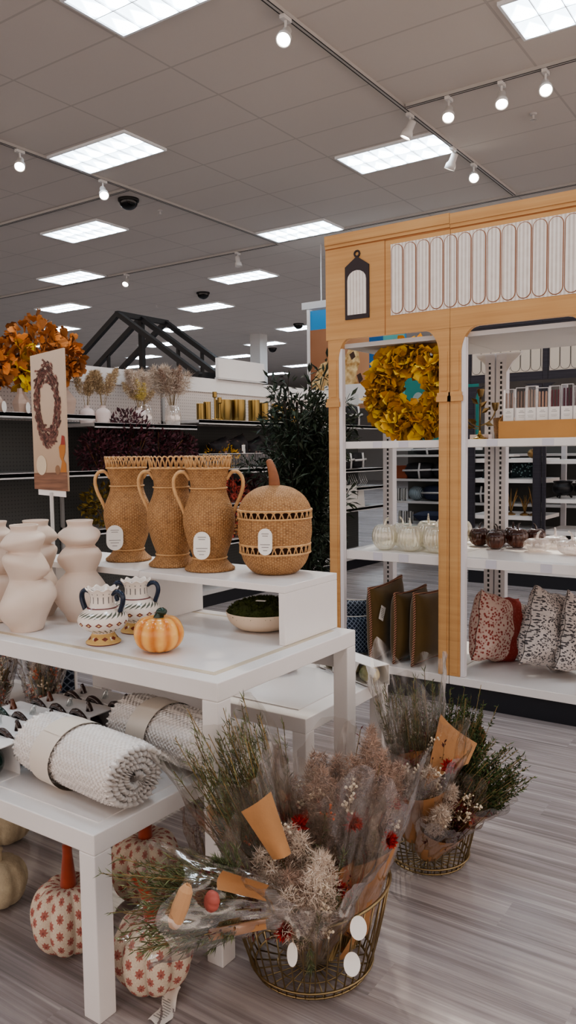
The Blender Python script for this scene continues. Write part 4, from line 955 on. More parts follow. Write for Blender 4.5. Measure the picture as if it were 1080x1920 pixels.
pillow((-2.275,4.385,DZ),(0,-.04,H_),.44,.46,.12,olive,'rearmost olive velvet pillow with plaid cord and a white tag, left of three','velvet_pillow',(plaid,.009),(-.16,.30,-1,.5),1,'olive velvet pillows in the left bay')
pillow((-2.125,4.40,DZ),(0,.03,H_),.44,.42,.13,olive,'middle olive velvet pillow with plaid cord in the left kiosk bay','velvet_pillow',(plaid,.009),None,2,'olive velvet pillows in the left bay')
pillow((-1.98,4.385,DZ),(0,.05,H_-.08),.44,.43,.13,olive,'front olive velvet pillow standing against the yellow middle post','velvet_pillow',(plaid,.009),None,3,'olive velvet pillows in the left bay')
whitec=mk('white_cord',col=(214,210,204),rough=.9)
pillow((-2.45,4.36,DZ),(-.1,.02,.75),.30,.335,.11,navyf,'taller navy diamond patterned pillow with white cord, leftmost in the kiosk','patterned_pillow',(whitec,.005),None,4,'navy pillows in the left bay')
pillow((-2.40,4.265,DZ),(-.06,.05,1.1),.26,.25,.09,navyf,'shorter navy diamond patterned pillow with white cord, beside the olive ones','patterned_pillow',(whitec,.005),None,5,'navy pillows in the left bay')
pillow((-1.635,4.50,DZ),(-.05,.26,1.3),.40,.42,.2,redp,'red and cream block printed pillow leaning on the slotted upright','printed_pillow',None,None,6,'printed pillows in the right bay',.006)
pillow((-1.53,4.62,DZ),(-.4,.1,.45),.42,.37,.14,leo,'animal print pillow lying back between the red one and its tagged neighbour','printed_pillow',None,None,7,'printed pillows in the right bay',.008)
pillow((-1.30,4.42,DZ+.03),(-.05,.3,1.1),.40,.45,.2,leo,'animal print pillow with a white tag standing upright in the right bay','printed_pillow',None,(-.02,.19,-1,.25),8,'printed pillows in the right bay',.010)
pillow((-1.10,4.46,DZ+.02),(-.08,.26,1.05),.42,.44,.15,leo,'animal print pillow cut off by the right picture edge','printed_pillow',None,None,9,'printed pillows in the right bay',.008)
# ------------------------------------------------------------ aisle shelving at left (runs away from the camera)
def peg_f(t):
    x,y,z=t.xyz(); u=((y/.03).fr()-.5); v=((z/.03).fr()-.5); d=(u*u+v*v).sq()<.16; t.col(t.mix(d*.75,(204,194,188),(120,110,106))); t.set(Roughness=.8)
peg=mk('pegboard_light',peg_f)
def pegd_f(t):
    x,y,z=t.xyz(); u=((y/.03).fr()-.5); v=((z/.03).fr()-.5); d=(u*u+v*v).sq()<.16; t.col(t.mix(d*.6,(84,84,82),(36,36,36))); t.set(Roughness=.8)
pegd=mk('pegboard_dark',pegd_f)
XB=-5.25
def gondola(y0,y1,shelves,lab):
    o=thing('shelving_unit',lab,'shelf unit',(XB,(y0+y1)/2,0),0,'white aisle shelving units'); l=(y1-y0)/2-.004
    MB().span(-.04,0,-l,l,1.72,2.06).build('light_pegboard',peg,o); MB().span(-.04,0,-l,l,.1,1.72).build('dark_pegboard',pegd,o)
    MB().span(-.05,.012,-l,l,2.06,2.2).build('header_board',white,o)
    MB().span(0,.47,-l,l,.12,.16).build('base_deck',greyw,o); MB().span(0,.45,-l,l,0,.12).build('kick_plate',darkk,o)
    for z,d in shelves:
        b=MB(); b.span(.0,d,-l,l,z-.03,z-.004); b.span(d-.004,d,-l,l,z-.042,z); s=b.build('shelf',greyw,o)
        b=MB()
        for k in range(2): b.span(d,d+.003,-l+.2+k*.5,-l+.28+k*.5,z-.038,z-.004)
    b=MB(); b.span(0,.02,-l,-l+.03,.16,2.06); b.build('slotted_upright',mk('upright_grey_aisle',col=(170,168,166),rough=.5) if 'upright_grey_aisle' not in bpy.data.materials else bpy.data.materials['upright_grey_aisle'],o)
    return o
gondola(2.2,4.29,[(1.755,.47),(1.32,.5)],'aisle shelving unit at far left holding the orange leaf vases')
gondola(4.29,5.52,[(1.70,.45),(1.30,.47),(.85,.47)],'aisle shelving unit with dried pampas vases and burgundy foliage')
gondola(5.52,7.3,[(1.755,.47),(1.285,.47),(.95,.47),(.6,.47)],'aisle shelving unit with gold pots above and a wire fenced shelf')
gondola(7.3,9.3,[(1.76,.47),(1.23,.47),(1.0,.47),(.75,.47)],'farthest aisle shelving unit, seen through the left kiosk bay')
XS=XB+.3
# vases with autumn leaves
taupe=mk('taupe_faceted_ceramic',col=(178,156,142),rough=.7,var=.1); orl=mk('orange_autumn_leaves',col=(172,108,52),rough=.75,isl=.7); yel_l=mk('yellow_autumn_leaves',col=(228,176,40),rough=.7,isl=.5)
def leafvase(y,z,h,w,mat,lab,n,Rr,H2,seed,x=XS,sides=4,size=.075):
    o=thing('leaf_vase',lab,'vase arrangement',(x,y,z),.5,'autumn leaf vases on the top shelf'); r=random.Random(seed)
    MB().lathe([(w*.75,0),(w,h*.42),(w*.98,h*.5),(w*.3,h*.8),(w*.26,h),(w*.2,h),(w*.2,h*.8)],sides).build('faceted_vase',taupe,o)
    sb=MB(); b=MB()
    for i in range(9):
        a=r.uniform(0,2*PI); e=Vec((Rr*.7*cos(a)*r.random(),Rr*.8*sin(a),h+H2*r.uniform(.6,1))); sb.tube([(0,0,h*.8),(e.x*.3,e.y*.3,h+H2*.35),e],.0025,4)
    for i in range(n):
        d=rv(r); k=r.random()**.4; p=Vec((d.x*Rr*.75*k,d.y*Rr*k,h+H2*.62+d.z*H2*.5*k)); b.fan(p,(d+rv(r)*.7).normalized(),rv(r),size*r.uniform(.7,1.2),size*r.uniform(.7,1.2))
    sb.build('branches',tw,o); b.build('autumn_leaves',mat,o); return o
leafvase(3.52,1.756,.15,.055,orl,'orange leaf arrangement at the far left edge of the top shelf',190,.2,.32,1)
leafvase(3.68,1.756,.17,.06,yel_l,'yellow leaf arrangement in a taupe vase, left of the wreath sign',60,.095,.3,2,XS+.08)
leafvase(3.84,1.756,.16,.06,orl,'tall orange leaf arrangement rising behind the wreath sign',230,.24,.5,3,XS+.06)
leafvase(4.14,1.756,.24,.085,orl,'orange leaf arrangement in a large taupe faceted vase right of the wreath sign',180,.15,.36,4,XS,4)
for y,l in ((3.42,'empty taupe faceted bottle vase at left on the top shelf'),(3.62,'tilted taupe faceted vase with a white disc tag on the top shelf')):
    o=thing('faceted_vase',l,'vase',(XS+.13,y,1.756),.4,'empty faceted vases on the top shelf'); MB().lathe([(.04,0),(.055,.06),(.05,.08),(.02,.13),(.018,.17)],5).build('body',taupe,o); MB().prism([(.03*cos(a*PI/10),.04*sin(a*PI/10)) for a in range(20)],(.06,.0,.03),(0,1,0),UZ,(.002,0,0)).build('disc_tag',paper,o)
# dried arrangements
wcer=mk('blush_white_ceramic',col=(222,206,200),rough=.6); grassm=mk('dried_grass',col=(186,160,128),rough=.95,isl=.4)
def dried(y,z,vase,lab,specs,seed,x=XS):
    o=thing('dried_arrangement',lab,'vase arrangement',(x,y,z),0,'dried grass arrangements in vases'); r=random.Random(seed)
    if vase=='glass': MB().lathe(spl([(.06,0),(.075,.05),(.07,.12),(.05,.17),(.054,.18)],4),24).build('ribbed_glass_vase',pinkg,o,True); h=.17
    else: MB().lathe(spl([(.055,0),(.062,.03),(.062,.09),(.04,.115),(.022,.125),(.026,.145)],4),24).build('ceramic_vase',wcer,o,True); h=.14
    sb=MB()
    for nm,m,n,Rr,H2,L in specs:
        b=MB()
        for i in range(n):
            a=r.uniform(0,2*PI); k=Rr*1.3*r.uniform(.2,1); e=Vec((k*.6*cos(a),k*sin(a),h+H2*r.uniform(.75,1.05))); c=Vec((0,0,h)).lerp(e,.35); sb.tube([(0,0,h*.5),c,e],.0016,4); pampas(b,c,e,L*1.0,420,r,L*1.15,.0028)
        b.build(nm,m,o)
    sb.build('stems',stemm,o); return o
dried(4.52,1.701,'c','white bottle vase of feathery tan grasses right of the wreath sign',[('pampas_plumes',grassm,7,.13,.32,.035)],1)
dried(4.42,1.701,'c','second tan grass bunch close behind the wreath sign',[('pampas_plumes',grassm,6,.12,.3,.035)],2,XS-.08)
dried(4.94,1.701,'c','white bottle vase of yellow and cream dried stems on the shelf',[('yellow_plumes',mk('straw_yellow',col=(222,198,120),rough=.9,isl=.3),4,.07,.25,.03),('cream_plumes',plumew,5,.12,.32,.04),('brown_fronds',grassm,4,.2,.2,.03)],3)
dried(5.1,1.701,'glass','ribbed glass vase of cream bunny tails behind the white bottle vase',[('cream_plumes',plumew,6,.12,.33,.05)],4,XS-.1)
dried(5.36,1.701,'glass','ribbed glass vase of fluffy ivory pampas on the shelf',[('ivory_plumes',plumew,9,.2,.34,.07),('pink_grass',plume,6,.14,.38,.03)],5)
# gold pots and candlesticks
gp=mk('brushed_gold',col=(150,128,82),rough=.28,metal=1); r=random.Random(6)
def pot(y,rr,h,lab,x=XS+.05):
    o=thing('gold_pot',lab,'pot',(x,y,1.756),0,'gold cylinder pots on the top shelf'); MB().lathe([(rr*.94,0),(rr,.01),(rr,h),(rr*.94,h),(rr*.9,.02)],28).build('body',gp,o,.6); b=MB(); b.ring((0,0,h),rr*.97,.003,28,5); b.build('rim',goldm,o,True); return o
for i,(y,rr,h) in enumerate(((6.02,.085,.2),(6.24,.085,.21),(6.52,.06,.22),(6.68,.055,.2),(6.95,.07,.2),(7.2,.06,.16),(5.68,.035,.15),(5.78,.035,.17))): pot(y,rr,h,'gold cylinder pot, %s along the shelf beside the dark green tree'%('wide third','wide fourth','slim fifth','slim sixth','seventh','eighth','small first','small second')[i])
for y,h in ((5.86,.27),(5.93,.22)): 
    o=thing('gold_candlestick','%s gold candlestick between the small and wide gold pots'%('taller' if h>.25 else 'shorter'),'candlestick',(XS+.08,y,1.756)); MB().lathe([(.035,0),(.03,.008),(.008,.02),(.008,h-.06),(.022,h-.05),(.022,h),(.016,h)],16).build('stick',gp,o,.6)
    b=MB(); b.ring((0,0,.012),.03,.004,20,5); b.build('base_ring',goldm,o,True)
# loose foliage bunches
def bunch(loc,R3,n,mat,lab,nm,seed,L=.05,W=.025,fan=False,stick=8,grp=None):
    o=thing(nm,lab,'foliage',loc,0,grp); r=random.Random(seed); b=MB(); sb=MB()
    for i in range(stick):
        e=Vec((r.uniform(-1,1)*R3[0]*.8,r.uniform(-1,1)*R3[1]*.8,R3[2]*r.uniform(.9,1.8))); sb.tube([(0,0,0),e*.5+rv(r)*.02,e],.003,4)
    for i in range(n):
        d=rv(r); k=r.random()**.35; p=Vec((d.x*R3[0]*k,d.y*R3[1]*k,R3[2]+d.z*R3[2]*k)); dd=(d+rv(r)*.8+Vec((0,0,.2))).normalized()
        (b.fan if fan else b.leaf)(p,dd,rv(r),L*r.uniform(.6,1.2),W*r.uniform(.7,1.2))
    sb.build('branches',tw,o); b.build('leaves',mat,o); return o
bur=mk('burgundy_leaves',col=(76,36,44),rough=.6,isl=.7)
for i,(y,x,z,R3,l) in enumerate(((4.42,-4.9,1.302,(.14,.2,.17),'left burgundy leaf bunch, above the wicker vase handle'),(4.72,-4.88,1.302,(.18,.26,.26),'tall middle burgundy leaf bunch on the aisle shelf'),(5.1,-4.9,1.302,(.16,.26,.19),'right burgundy leaf bunch behind the leftmost wicker vase'),(5.4,-4.92,1.302,(.14,.18,.17),'dusty burgundy leaf bunch below the glass pampas vase'))): bunch((x,y,z),R3,620,bur,l,'burgundy_bunch',i,.05,.024,grp='burgundy leaf bunches on the shelf')
bunch((-4.92,6.0,1.287),(.12,.24,.12),300,mk('golden_leaves',col=(196,146,46),rough=.7,isl=.6),'golden yellow leaf bunch above the rightmost wicker vase','golden_bunch',11,.05,.025)
bunch((-4.92,4.5,.852),(.16,.24,.17),420,mk('olive_gold_leaves',col=(112,92,34),rough=.7,isl=.7),'olive and gold leaf bunch behind the leftmost wicker vase handle','olive_bunch',12,.055,.028)
bunch((-4.95,6.2,.602),(.14,.19,.30),620,mk('coral_flowers',col=(184,84,72),rough=.75,isl=.6),'coral flower bunch between the right wicker vase and wicker pumpkin','coral_bunch',13,.05,.024)
bunch((-4.95,6.5,.952),(.12,.15,.13),260,bur,'dark plum leaf bunch right of the coral flowers','plum_bunch',14,.06,.035)
bunch((-4.86,6.28,.602),(.10,.16,.09),200,mk('peach_flowers',col=(204,150,100),rough=.75,isl=.6),'peach yellow flower bunch below the coral flowers','peach_bunch',15,.045,.02)
# dark floral bags behind wire fence
darkf=mk('dark_floral_fabric',lambda t:(t.col(t.ramp(t.vor(16)*.7+t.noise(30,2)*.4,[(.25,(150,120,110)),(.4,(48,40,42)),(.8,(24,22,26))])),t.set(Roughness=.8)))
for i,(y,h) in enumerate(((6.02,.3),(6.3,.33),(6.58,.3),(6.85,.28),(7.1,.3))):
    pillow((XS+.02,y,1.286),(0,-.25,PI/2+.1),.3,h,.16,darkf,'dark floral pillow in the wire fenced shelf, %s from the left'%('first','second','third','fourth','fifth')[i],'floral_pillow',None,(0,.2,-1,.2) if i in(1,) else None,20+i,'dark floral pillows behind the wire fence',.006)
o=thing('wire_fence','low wire fence along the shelf front behind the wicker pumpkin stem','fence',(XB+.46,6.4,1.287)); b=MB()
for i in range(75): b.box((0,-.87+i*.0235,.075),(.003,.003,.15))
b.build('wires',gold if 0 else greyw,o); b=MB(); b.box((0,0,.15),(.006,1.76,.006)); b.box((0,0,.004),(.006,1.76,.006)); b.build('rails',greyw,o)
# far unit goods (seen through the kiosk): dark bags, wire racks, stacked white boxes
dbag=mk('black_bag_fabric',col=(30,28,32),rough=.7,var=.3); strapm=mk('pale_strap',col=(196,192,190),rough=.7)
def bag(loc,rz,w,h,d,lab,mat=None,grp='dark bags with pale straps'):
    o=thing('handbag',lab,'bag',loc,rz,grp); MB().ball((0,0,h*.5),(w*.5,d*.5,h*.5),24,12,0,lambda q:1/max(.35,(abs(q[0])**5+abs(q[1])**5+abs(q[2])**5))**.2*.98).build('body',mat or dbag,o,True)
    b=MB(); b.tube([(w*.12,-d*.52,h*.02),(w*.1,-d*.56,h*.5),(w*.12,-d*.48,h*.96)],.014,6); b.tube([(-w*.5,-d*.42,h*.5),(0,-d*.57,h*.52),(w*.5,-d*.42,h*.56)],.014,6); b.build('strap',strapm,o,True); return o
for i,y in enumerate((8.0,8.32,8.62)): bag((XS+.05,y,1.231),PI/2,.28,.2,.16,'black bag on the upper far shelf seen through the left kiosk bay, %s'%('left','middle','right')[i])
for i,y in enumerate((8.1,8.5)): bag((XS+.05,y,1.761),PI/2,.3,.24,.18,'dark bag on the top far shelf behind the left kiosk post, %s one'%('left','right')[i])
tower=mk('white_box_card',col=(214,208,202),rough=.7)
for i in range(5): tag(MB().box((0,0,.028),(.22,.24-.012*i,.054),.03*i-.05).build('flat_white_box',tower,None,loc=(XS+.08,8.3,.751+.056*i)),'flat white box in the stack behind the left kiosk post, %s'%('bottom one','second from bottom','middle one','second from top','topmost')[i],'box','stack of flat white boxes')
tag(MB().prism([(-.1,0),(.1,0),(.07,.2),(.05,.23),(-.05,.23),(-.07,.2)],(0,0,0),(0,1,0),UZ,(.05,0,0)).build('white_plaque',tower,None,loc=(XS+.1,8.57,.751)),'white arched plaque beside the stack of flat white boxes','plaque')
for i,y in enumerate((8.15,8.4,8.65)):
    o=thing('wire_rack','wire plate rack on the far shelf, %s of three'%('left','middle','right')[i],'rack',(XS+.1,y,1.001),0,'wire racks on the far shelf'); b=MB()
    for k in range(4): b.tube([(.0,-.07+k*.05,0),(.05,-.07+k*.05,.06),(.0,-.06+k*.05,.16)],.004,5)
    b.build('prongs',greyw,o,True); b=MB(); b.box((.0,0,.006),(.1,.2,.008)); b.build('base',greyw,o)
# ------------------------------------------------------------ wreath photo sign on a pole
A=Vec((-2.80,2.16,0)); B_=Vec((-2.635,2.20,0)); ux=(B_-A); wS=ux.length; ux.normalize(); nS=Vec((ux.y,-ux.x,0))
o=thing('photo_sign','tall photo sign of a brown wreath on a thin pole behind the cream vases','sign',(A.x,A.y,0))
signm=mk('sign_beige',lambda t:(t.col(t.ramp(t.xyz()[2]-1.25+t.noise(2,2)*.1,[(.0,(170,140,112)),(.5,(192,172,152)),(.95,(206,192,178))])),t.set(Roughness=.5)))
MB().prism([(0,1.305),(wS,1.295),(wS,1.89),(0,1.865)],(0,0,0),ux,UZ,-nS*.012).build('board',signm,o)
def pr(poly,mat,name,k=1): 
    return MB().prism(poly,nS*.0006*k,ux,UZ,nS*.0006).build(name,mat,o)
pr([(0,1.305),(wS,1.295),(wS,1.375),(0,1.372)],mk('sign_wood',lambda t:(t.col(t.ramp(t.noise(1,3,v=t.vec(t.xyz()[0]*9,t.xyz()[1]*9,t.xyz()[2]*90)),[(.3,(104,70,52)),(.7,(146,104,80))])),t.set(Roughness=.5))),'printed_tabletop')
b=MB(); r=random.Random(9); un=Vec((0,0,1)).cross(ux)
for i in range(520):
    a=r.uniform(0,2*PI); k=r.uniform(.62,1.08); p=ux*(wS*.47+wS*.36*k*cos(a))+Vec((0,0,1.66+.165*k*sin(a)))+nS*.002; b.leaf(p,(ux*-sin(a)*.4+Vec((0,0,1))*(cos(a)+r.uniform(-.6,.6))).normalized(),nS,.03,.009,0)
b.build('printed_wreath',mk('sign_wreath',col=(104,70,62),rough=.6,isl=.8),o)
pk=mk('sign_pumpkin',col=(206,190,166),rough=.6)
pr([(wS*.24+.026*cos(a*PI/8),1.405+.042*sin(a*PI/8)) for a in range(16)],pk,'printed_pumpkin',2)
pr([(wS*.72+.012*cos(a*PI/6),1.385+.02*sin(a*PI/6)) for a in range(12)],mk('sign_brown',col=(140,104,76)),'printed_gourd',2)
pr([(wS*.80,1.375),(wS*.98,1.375),(wS*.98,1.41),(wS*.9,1.43),(wS*.96,1.46),(wS*.97,1.49),(wS*.86,1.5),(wS*.78,1.48),(wS*.80,1.44),(wS*.86,1.42)],mk('sign_ochre',col=(176,112,48)),'printed_figurine',3)
pr([(wS*.84,1.49),(wS*.97,1.49),(wS*.95,1.525),(wS*.88,1.53)],mk('sign_red',col=(150,54,40)),'printed_figurine_top',4)
b=MB(); b.prism([(wS*.1,1.28),(wS*.92,1.27),(wS*.92,1.295),(wS*.1,1.303)],-nS*.006,ux,UZ,nS*.004); b.build('base_strip',white,o)
c=ux*wS*.5; b=MB(); b.tube([(c.x,c.y,0.01),(c.x,c.y,1.29)],.008,8); b.lathe([(.1,0),(.1,.008),(.02,.012)],20,c=(c.x,c.y,0)); b.build('pole',greyw,o)

# ------------------------------------------------------------ tall dark green tree in a basket pot
o=thing('potted_tree','tall dark green leafy artificial tree beside the left kiosk post','tree',(-3.08,4.62,0)); r=random.Random(17)
MB().lathe(spl([(.13,0),(.16,.1),(.15,.26),(.14,.28),(.12,.26)],4),36).build('woven_pot',wick2,o,True)
sb=MB(); b=MB()
for i in range(84):
    a=r.uniform(0,2*PI); z0=r.uniform(.2,1.45); Lb=r.uniform(.3,.7); sp=r.uniform(.06,.42); p0=Vec((.03*cos(a),.03*sin(a),z0)); e=Vec((sp*cos(a),sp*sin(a),min(2.12,z0+Lb))); m=p0.lerp(e,.5)+Vec((.04*cos(a),.04*sin(a),.06)); pts=bez([p0,m,e],8); sb.tube(pts,lambda t:.005*(1-.7*t),5)
    for k in range(80):
        t=r.uniform(.2,1); q=pts[min(8,int(t*8))]; d=(rv(r)+Vec((.5*cos(a),.5*sin(a),.3))).normalized(); b.leaf(q+d*r.uniform(0,.07),d,(Vec((0,0,1))+rv(r)*.6),r.uniform(.05,.095),r.uniform(.016,.026),.1)
for i in range(4): a=i*1.6; sb.tube([(.02*cos(a),.02*sin(a),.2),(.05*cos(a+.5),.05*sin(a+.5),1.1),(.1*cos(a+.7),.1*sin(a+.7),1.8)],.009,6)
sb.build('trunk',mk('tree_bark',col=(52,44,36),rough=.9),o); b.build('leaves',mk('dark_tree_leaf',col=(44,56,42),rough=.55,isl=.6),o)

# ------------------------------------------------------------ far region: black roof frame, sign boards, dark kiosk, bag shelves
o=thing('roof_frame','black open house roof frame standing above the aisle shelving','frame',(-6.5,6.575,0),0)
TW=.038
def bar(p,q,nm='rafter',w=TW): b=MB(); b.tube([p,q],w,4); b.build(nm,blackm,o)
for y in (-.375,-.025,.375):
    for s,e in ((1,1.16),(-1,1.16)): bar((0,y,2.98),(s*e,y,2.98-.645*e))
    bar((1.13,y,2.26),(1.13,y,0),'wall_post',.026); bar((-1.13,y,2.26),(-1.13,y,0),'wall_post',.026)
bar((0,-.4,2.98),(0,.4,2.98),'ridge_beam'); bar((0,-.025,2.96),(0,-.025,2.3),'king_post'); bar((-1.13,-.4,2.25),(-1.13,.4,2.25),'wall_plate'); bar((1.13,-.4,2.25),(1.13,.4,2.25),'wall_plate'); bar((-1.13,-.025,2.27),(1.13,-.025,2.27),'tie_beam')
for x,y,l in ((.55,.375,2.6),(-.55,-.025,2.6),(.55,-.025,2.6)): bar((x,y,2.62),(x,y,2.26),'strut',.022)
o=thing('header_sign','blank white header board standing on top of the shelves left of the green tree','sign',(-5.24,6.75,2.201)); MB().span(-.02,.02,-.4,.4,0,.22).build('board',white,o); MB().span(-.024,.024,-.41,.41,0,.02).build('rail',greyw,o)
o=thing('header_sign','blank white header board above the far shelves behind the left kiosk post','sign',(-5.6,9.62,2.1)); MB().span(-.36,.33,-.02,.02,0,.27).build('board',white,o); MB().span(-.3,-.26,-.02,.02,-.6,0).build('leg',greyw,o)
# blue graphic with a pale dog photo
o=thing('wall_graphic','large blue header graphic with a brown photo of a cream dog, behind the kiosk','sign',(-5.6,9.9,0))
bl=mk('graphic_blue',col=(58,140,196),rough=.6); bl2=mk('graphic_deep_blue',col=(24,94,150),rough=.6); teal=mk('graphic_teal',col=(96,170,168),rough=.6); brn=mk('graphic_brown',lambda t:(t.col(t.ramp(t.xyz()[0]*.35+t.noise(1.5,2)*.4+.35,[(.2,(140,84,50)),(.8,(206,160,120))])),t.set(Roughness=.6)))
MB().span(-.78,.75,0,.05,2.05,3.50).build('blue_panel',bl,o)
def gr(poly,mat,nm,k=1): return MB().prism(poly,(0,-.002*k,0),UX,UZ,(0,-.002,0)).build(nm,mat,o)
gr([(-.78,2.05),(.2,2.05),(.2,3.22),(-.78,3.22)],brn,'photo_area')
crm=mk('dog_cream_fur',lambda t:(t.col(t.ramp(t.noise(14,4),[(.3,(170,120,60)),(.7,(236,212,160))])),t.set(Roughness=.8)))
gr([(-.76+.0,2.45),(-.6,2.72),(-.35,2.8),(-.2,2.78),(-.1,2.95),(.02,2.9),(.05,2.7),(-.02,2.5),(.06,2.3),(.14,2.2),(.05,2.1),(-.3,2.2),(-.74,2.3)],crm,'printed_dog_fur',2)
gr([(.0,2.52),(.06,2.55),(.1,2.46),(.04,2.4)],mk('dog_shadow',col=(70,44,30)),'printed_shadow',3); gr([(-.12,2.82),(-.05,2.86),(-.02,2.78),(-.08,2.74)],bpy.data.materials['dog_shadow'],'printed_shadow',3)
gr([(.2,2.05),(.42,2.05),(.42,3.5),(.2,3.5)],bl2,'deep_blue_band'); gr([(.42,2.05),(.75,2.05),(.75,3.5),(.42,3.5)],teal,'teal_band')
MB().span(-.83,-.78,-.02,.06,1.6,3.52).build('edge_post',white,o)
o=thing('teal_poster','teal poster with a pale drop shape, seen through the yellow wreath','poster',(-4.55,9.9,0)); MB().span(-.45,.75,0,.02,1.52,2.5).build('poster_board',mk('poster_teal',col=(40,128,120),rough=.6),o)
MB().prism([(.09*cos(a*PI/10)-.1,2.1+.13*sin(a*PI/10)-.0) for a in range(20)],(0,-.002,0),UX,UZ,(0,-.003,0)).build('printed_drop',mk('poster_pale',col=(150,164,160)),o)
MB().span(-.5,.8,-.03,.03,1.44,1.52).build('poster_rail',white,o)
o=thing('ceiling_soffit','white dropped ceiling soffit panel above the blue header graphic','panel',(-5.6,10.2,0)); MB().span(-.95,2.2,-.25,.6,3.56,3.62).build('board',white,o); MB().span(-.95,2.2,-.27,-.25,3.54,3.64).build('edge_trim',greyw,o)
b=MB()
for x in (-.9,0,1.0,2.1): b.tube([(x,.2,3.62),(x,.2,CZ)],.01,6)
b.build('hanger_rods',greyw,o)
# bag shelving
o=thing('shelving_unit','far shelving unit of bags and blankets seen under the yellow wreath','shelf unit',(-3.6,10.0,0))
MB().span(-1.35,1.9,.2,.24,0,1.52).build('dark_back',pegd,o)
for z in (1.385,1.06,.76,.45,.17): MB().span(-1.35,1.9,-.3,.2,z-.028,z).build('shelf',greyw,o)
MB().span(-1.35,1.9,-.27,.2,0,.14).build('kick_plate',darkk,o)
blues=mk('navy_bag',col=(36,42,66),rough=.7); rustb=mk('rust_bag',col=(126,62,34),rough=.7); greyb=mk('light_knit_roll',lambda t:(t.col(t.mix((((t.xyz()[0]*60).fr()-.5).abs()<.2),(150,160,164),(84,100,110))),t.set(Roughness=.9)))
for i,(x,z,w,h,m,l) in enumerate(((-4.62,1.061,.42,.22,dbag,'black strapped bag, left on the far upper shelf under the wreath'),(-4.2,1.061,.4,.24,dbag,'black strapped bag with a crossed pale strap under the wreath'),(-4.3,.761,.5,.22,blues,'navy strapped bag on the middle far shelf'),(-3.7,1.061,.4,.22,dbag,'black strapped bag behind the dark kiosk post'),(-3.75,.761,.4,.22,dbag,'black strapped bag on the middle shelf behind the dark kiosk post'),(-3.2,1.061,.4,.2,dbag,'black strapped bag deep behind the dark kiosk'),(-4.5,1.386,.4,.13,dbag,'low black bag on the top far shelf'),(-4.05,1.386,.34,.12,greyb,'pale ribbed roll on the top far shelf'))):
    bag((x,9.9,z),0,w,h,.26,l,m)
tag(MB().box((0,0,.09),(.17,.2,.18)).build('rust_box',rustb,None,bevel=.01,loc=(-4.86,9.9,1.061)),'rust coloured box left of the black strapped bags','box')
tag(MB().ball((0,0,.1),(.11,.14,.1),20,10).build('striped_roll',greyb,None,True,loc=(-4.66,9.88,.761)),'pale blue striped roll beside the navy bag on the far shelf','roll')
o=pillow((-4.3,9.9,.50),(1.35,0,0),.5,.4,.16,blues,'blue flat cushion on the lower far shelf','flat_cushion',None,None,31,None)
for i,(x,z) in enumerate(((-4.88,.761),(-4.8,.761),(-4.86,.451),(-4.78,.451),(-4.7,.451))): tag(MB().lathe([(.03,0),(.032,.02),(.03,.16),(.02,.17)],12).build('striped_canister',mk('canister_stripe',lambda t:t.col(t.mix((((t.xyz()[0]*38).fr()-.5)>0),(200,196,190),(50,48,48)))) if i==0 else bpy.data.materials['canister_stripe'],None,True,loc=(x,9.78,z)),'striped canister at the left end of the far shelves, %s'%('middle shelf, left','middle shelf, right','lower shelf, left','lower shelf, centre','lower shelf, right')[i],'canister','striped canisters on the far shelf')
# dark facade kiosk
KY=8.15
dk=mk('charcoal_wood_print',lambda t:(t.col(t.ramp(t.noise(1,3,v=t.vec(t.xyz()[0]*2,0.0,t.xyz()[2]*60)),[(.3,(40,38,46)),(.7,(56,52,62))])),t.set(Roughness=.6))); dkl=mk('charcoal_line',col=(24,22,28))
crs=mk('fluted_ivory',col=(206,196,182),rough=.6); dm=(dk,dkl,crs,dkl)
kio=thing('display_kiosk','charcoal facade shelving kiosk with ivory fluted header, behind the yellow kiosk','display kiosk',(0,0,0))
yellow_keep=yellow; yellow=dk
header(kio,-3.27,-2.45,-3.22,dm,2.15,2.78,2.24,2.66,.105,-3.15); header(kio,-2.45,-1.63,-2.4,dm,2.15,2.78,2.24,2.66,.105,-2.33)
post(-3.26,-3.17,0,.1); post(-2.54,-2.455,.1,0); post(-2.445,-2.41,0,.1); post(-1.72,-1.63,.1,0); yellow=yellow_keep
for a,c,zs in ((-3.25,-2.46,(1.345,1.13,.74)),(-2.44,-1.65,(1.33,.93,.6))):
    for z in zs: MB().span(a,c,8.19,8.85,z-.04,z).build('shelf',white,kio)
MB().span(-3.26,-1.64,8.16,8.9,.135,.19).build('base_deck',white,kio); MB().span(-3.24,-1.64,8.17,8.88,0,.135).build('kick_plate',darkk,kio)
for x in (-3.25,-2.46,-1.68): MB().span(x,x+.05,8.9,8.95,0,2.15).build('slotted_upright',bpy.data.materials['upright_grey'],kio)
tealp=mk('teal_dot_fabric',lambda t:(t.col(t.mix((t.vor(34)<.3),(26,42,48),(120,150,150))),t.set(Roughness=.8)))
for i,x in enumerate((-3.02,-2.70)): pillow((x,8.42,1.131),(-.2,0,.1),.32,.2,.12,tealp,'teal dotted pillow on the charcoal kiosk shelf, %s one'%('left','right')[i],'dotted_pillow',None,None,40+i,'teal dotted pillows on the charcoal kiosk')
antg=mk('antique_gold',col=(150,120,80),rough=.35,metal=.9)
for i,x in enumerate((-2.98,-2.83,-2.68,-2.58)):
    o=thing('gold_antler','antique gold branching sculpture on the charcoal kiosk, %s from left'%('first','second','third','fourth')[i],'sculpture',(x,8.34,.741),i,'gold branching sculptures'); r=random.Random(50+i); MB().lathe([(.05,0),(.05,.012),(.015,.03)],12).build('base',antg,o); b=MB()
    for k in range(9): a=r.uniform(0,6.28); b.tube(bez([(0,0,.02),(.03*cos(a),.03*sin(a),.15),(.08*cos(a),.06*sin(a),.14+.17*r.random())],6),lambda t:.008*(1-.5*t),5)
    b.build('branches',antg,o,True)
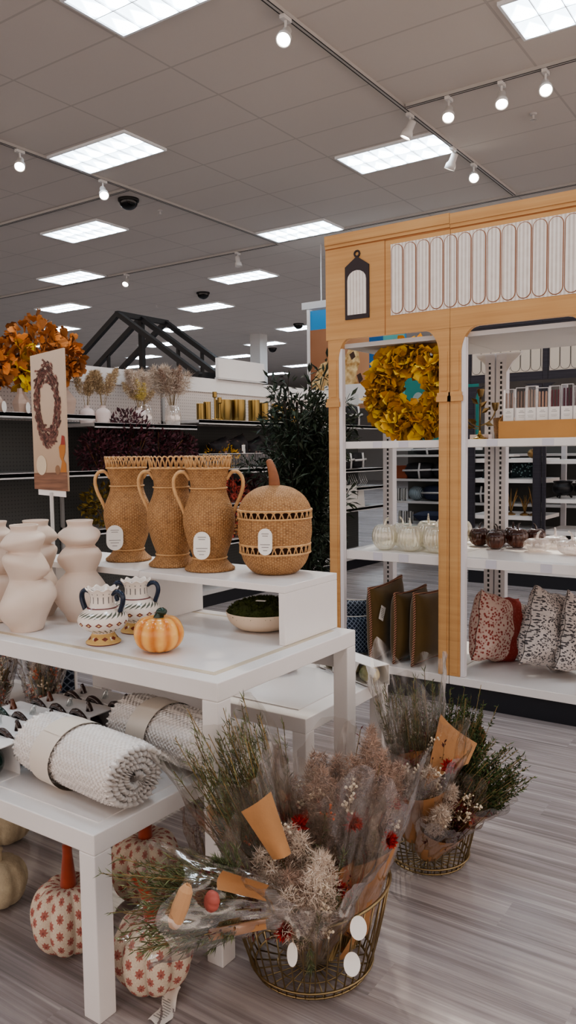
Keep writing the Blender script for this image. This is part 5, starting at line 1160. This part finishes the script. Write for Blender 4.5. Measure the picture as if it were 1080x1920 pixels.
tag(MB().ball((0,0,.05),(.055,.055,.05),14,8).build('gold_orb',antg,None,True,loc=(-2.62,8.4,1.346)),'gold textured orb on the upper charcoal kiosk shelf','ornament')
o=thing('serving_stand','dark tray with white edge on the upper charcoal kiosk shelf','tray',(-2.92,8.4,1.346)); MB().box((0,0,.03),(.26,.2,.02)).build('tray_top',tower,o); MB().box((0,0,.01),(.1,.1,.02)).build('foot',blackm,o); MB().lathe([(.04,.04),(.06,.09),(.05,.1)],14).build('bowl',dbag,o)
cau=mk('black_iron',col=(22,21,24),rough=.4)
def cauldron(p,s,l):
    o=thing('black_cauldron',l,'pot',p,0,'black cauldrons on the charcoal kiosk'); o.scale=(s,)*3; MB().lathe(spl([(.03,.03),(.1,.06),(.12,.12),(.1,.17),(.11,.19),(.1,.19),(.08,.1)],3),20).build('bowl',cau,o,True)
    for k in range(3): a=k*2.1+.4; b=MB(); b.tube([(.06*cos(a),.06*sin(a),.06),(.1*cos(a),.1*sin(a),0.006)],.012,6); b.build('leg',cau,o)
for p,s,l in (((-2.97,8.4,.191),1.2,'black footed cauldron on the low deck at the left of the charcoal kiosk'),((-2.7,8.5,.191),1.2,'black footed cauldron on the low deck in the middle of the charcoal kiosk'),((-2.3,8.4,.931),.9,'black cauldron on the right shelf of the charcoal kiosk, left one'),((-2.08,8.42,.931),.9,'black cauldron on the right shelf of the charcoal kiosk, right one'),((-2.15,8.4,.191),.9,'small black cauldron on the low deck at the right picture edge')): cauldron(p,s,l)

pillow((-2.49,1.98,.506),(-.12,0,.5),.17,.2,.06,navyf,'small navy diamond patterned cushion behind the cartons, under the tall table','dotted_cushion',(whitec,.003),None,61,None)
# ------------------------------------------------------------ world + look
w=bpy.data.worlds.new('world'); sc.world=w; w.use_nodes=True
w.node_tree.nodes['Background'].inputs[0].default_value=lin((255,238,228)); w.node_tree.nodes['Background'].inputs[1].default_value=.85
sc.view_settings.view_transform='AgX'
sc.view_settings.look='AgX - Medium High Contrast'
sc.view_settings.exposure=.92
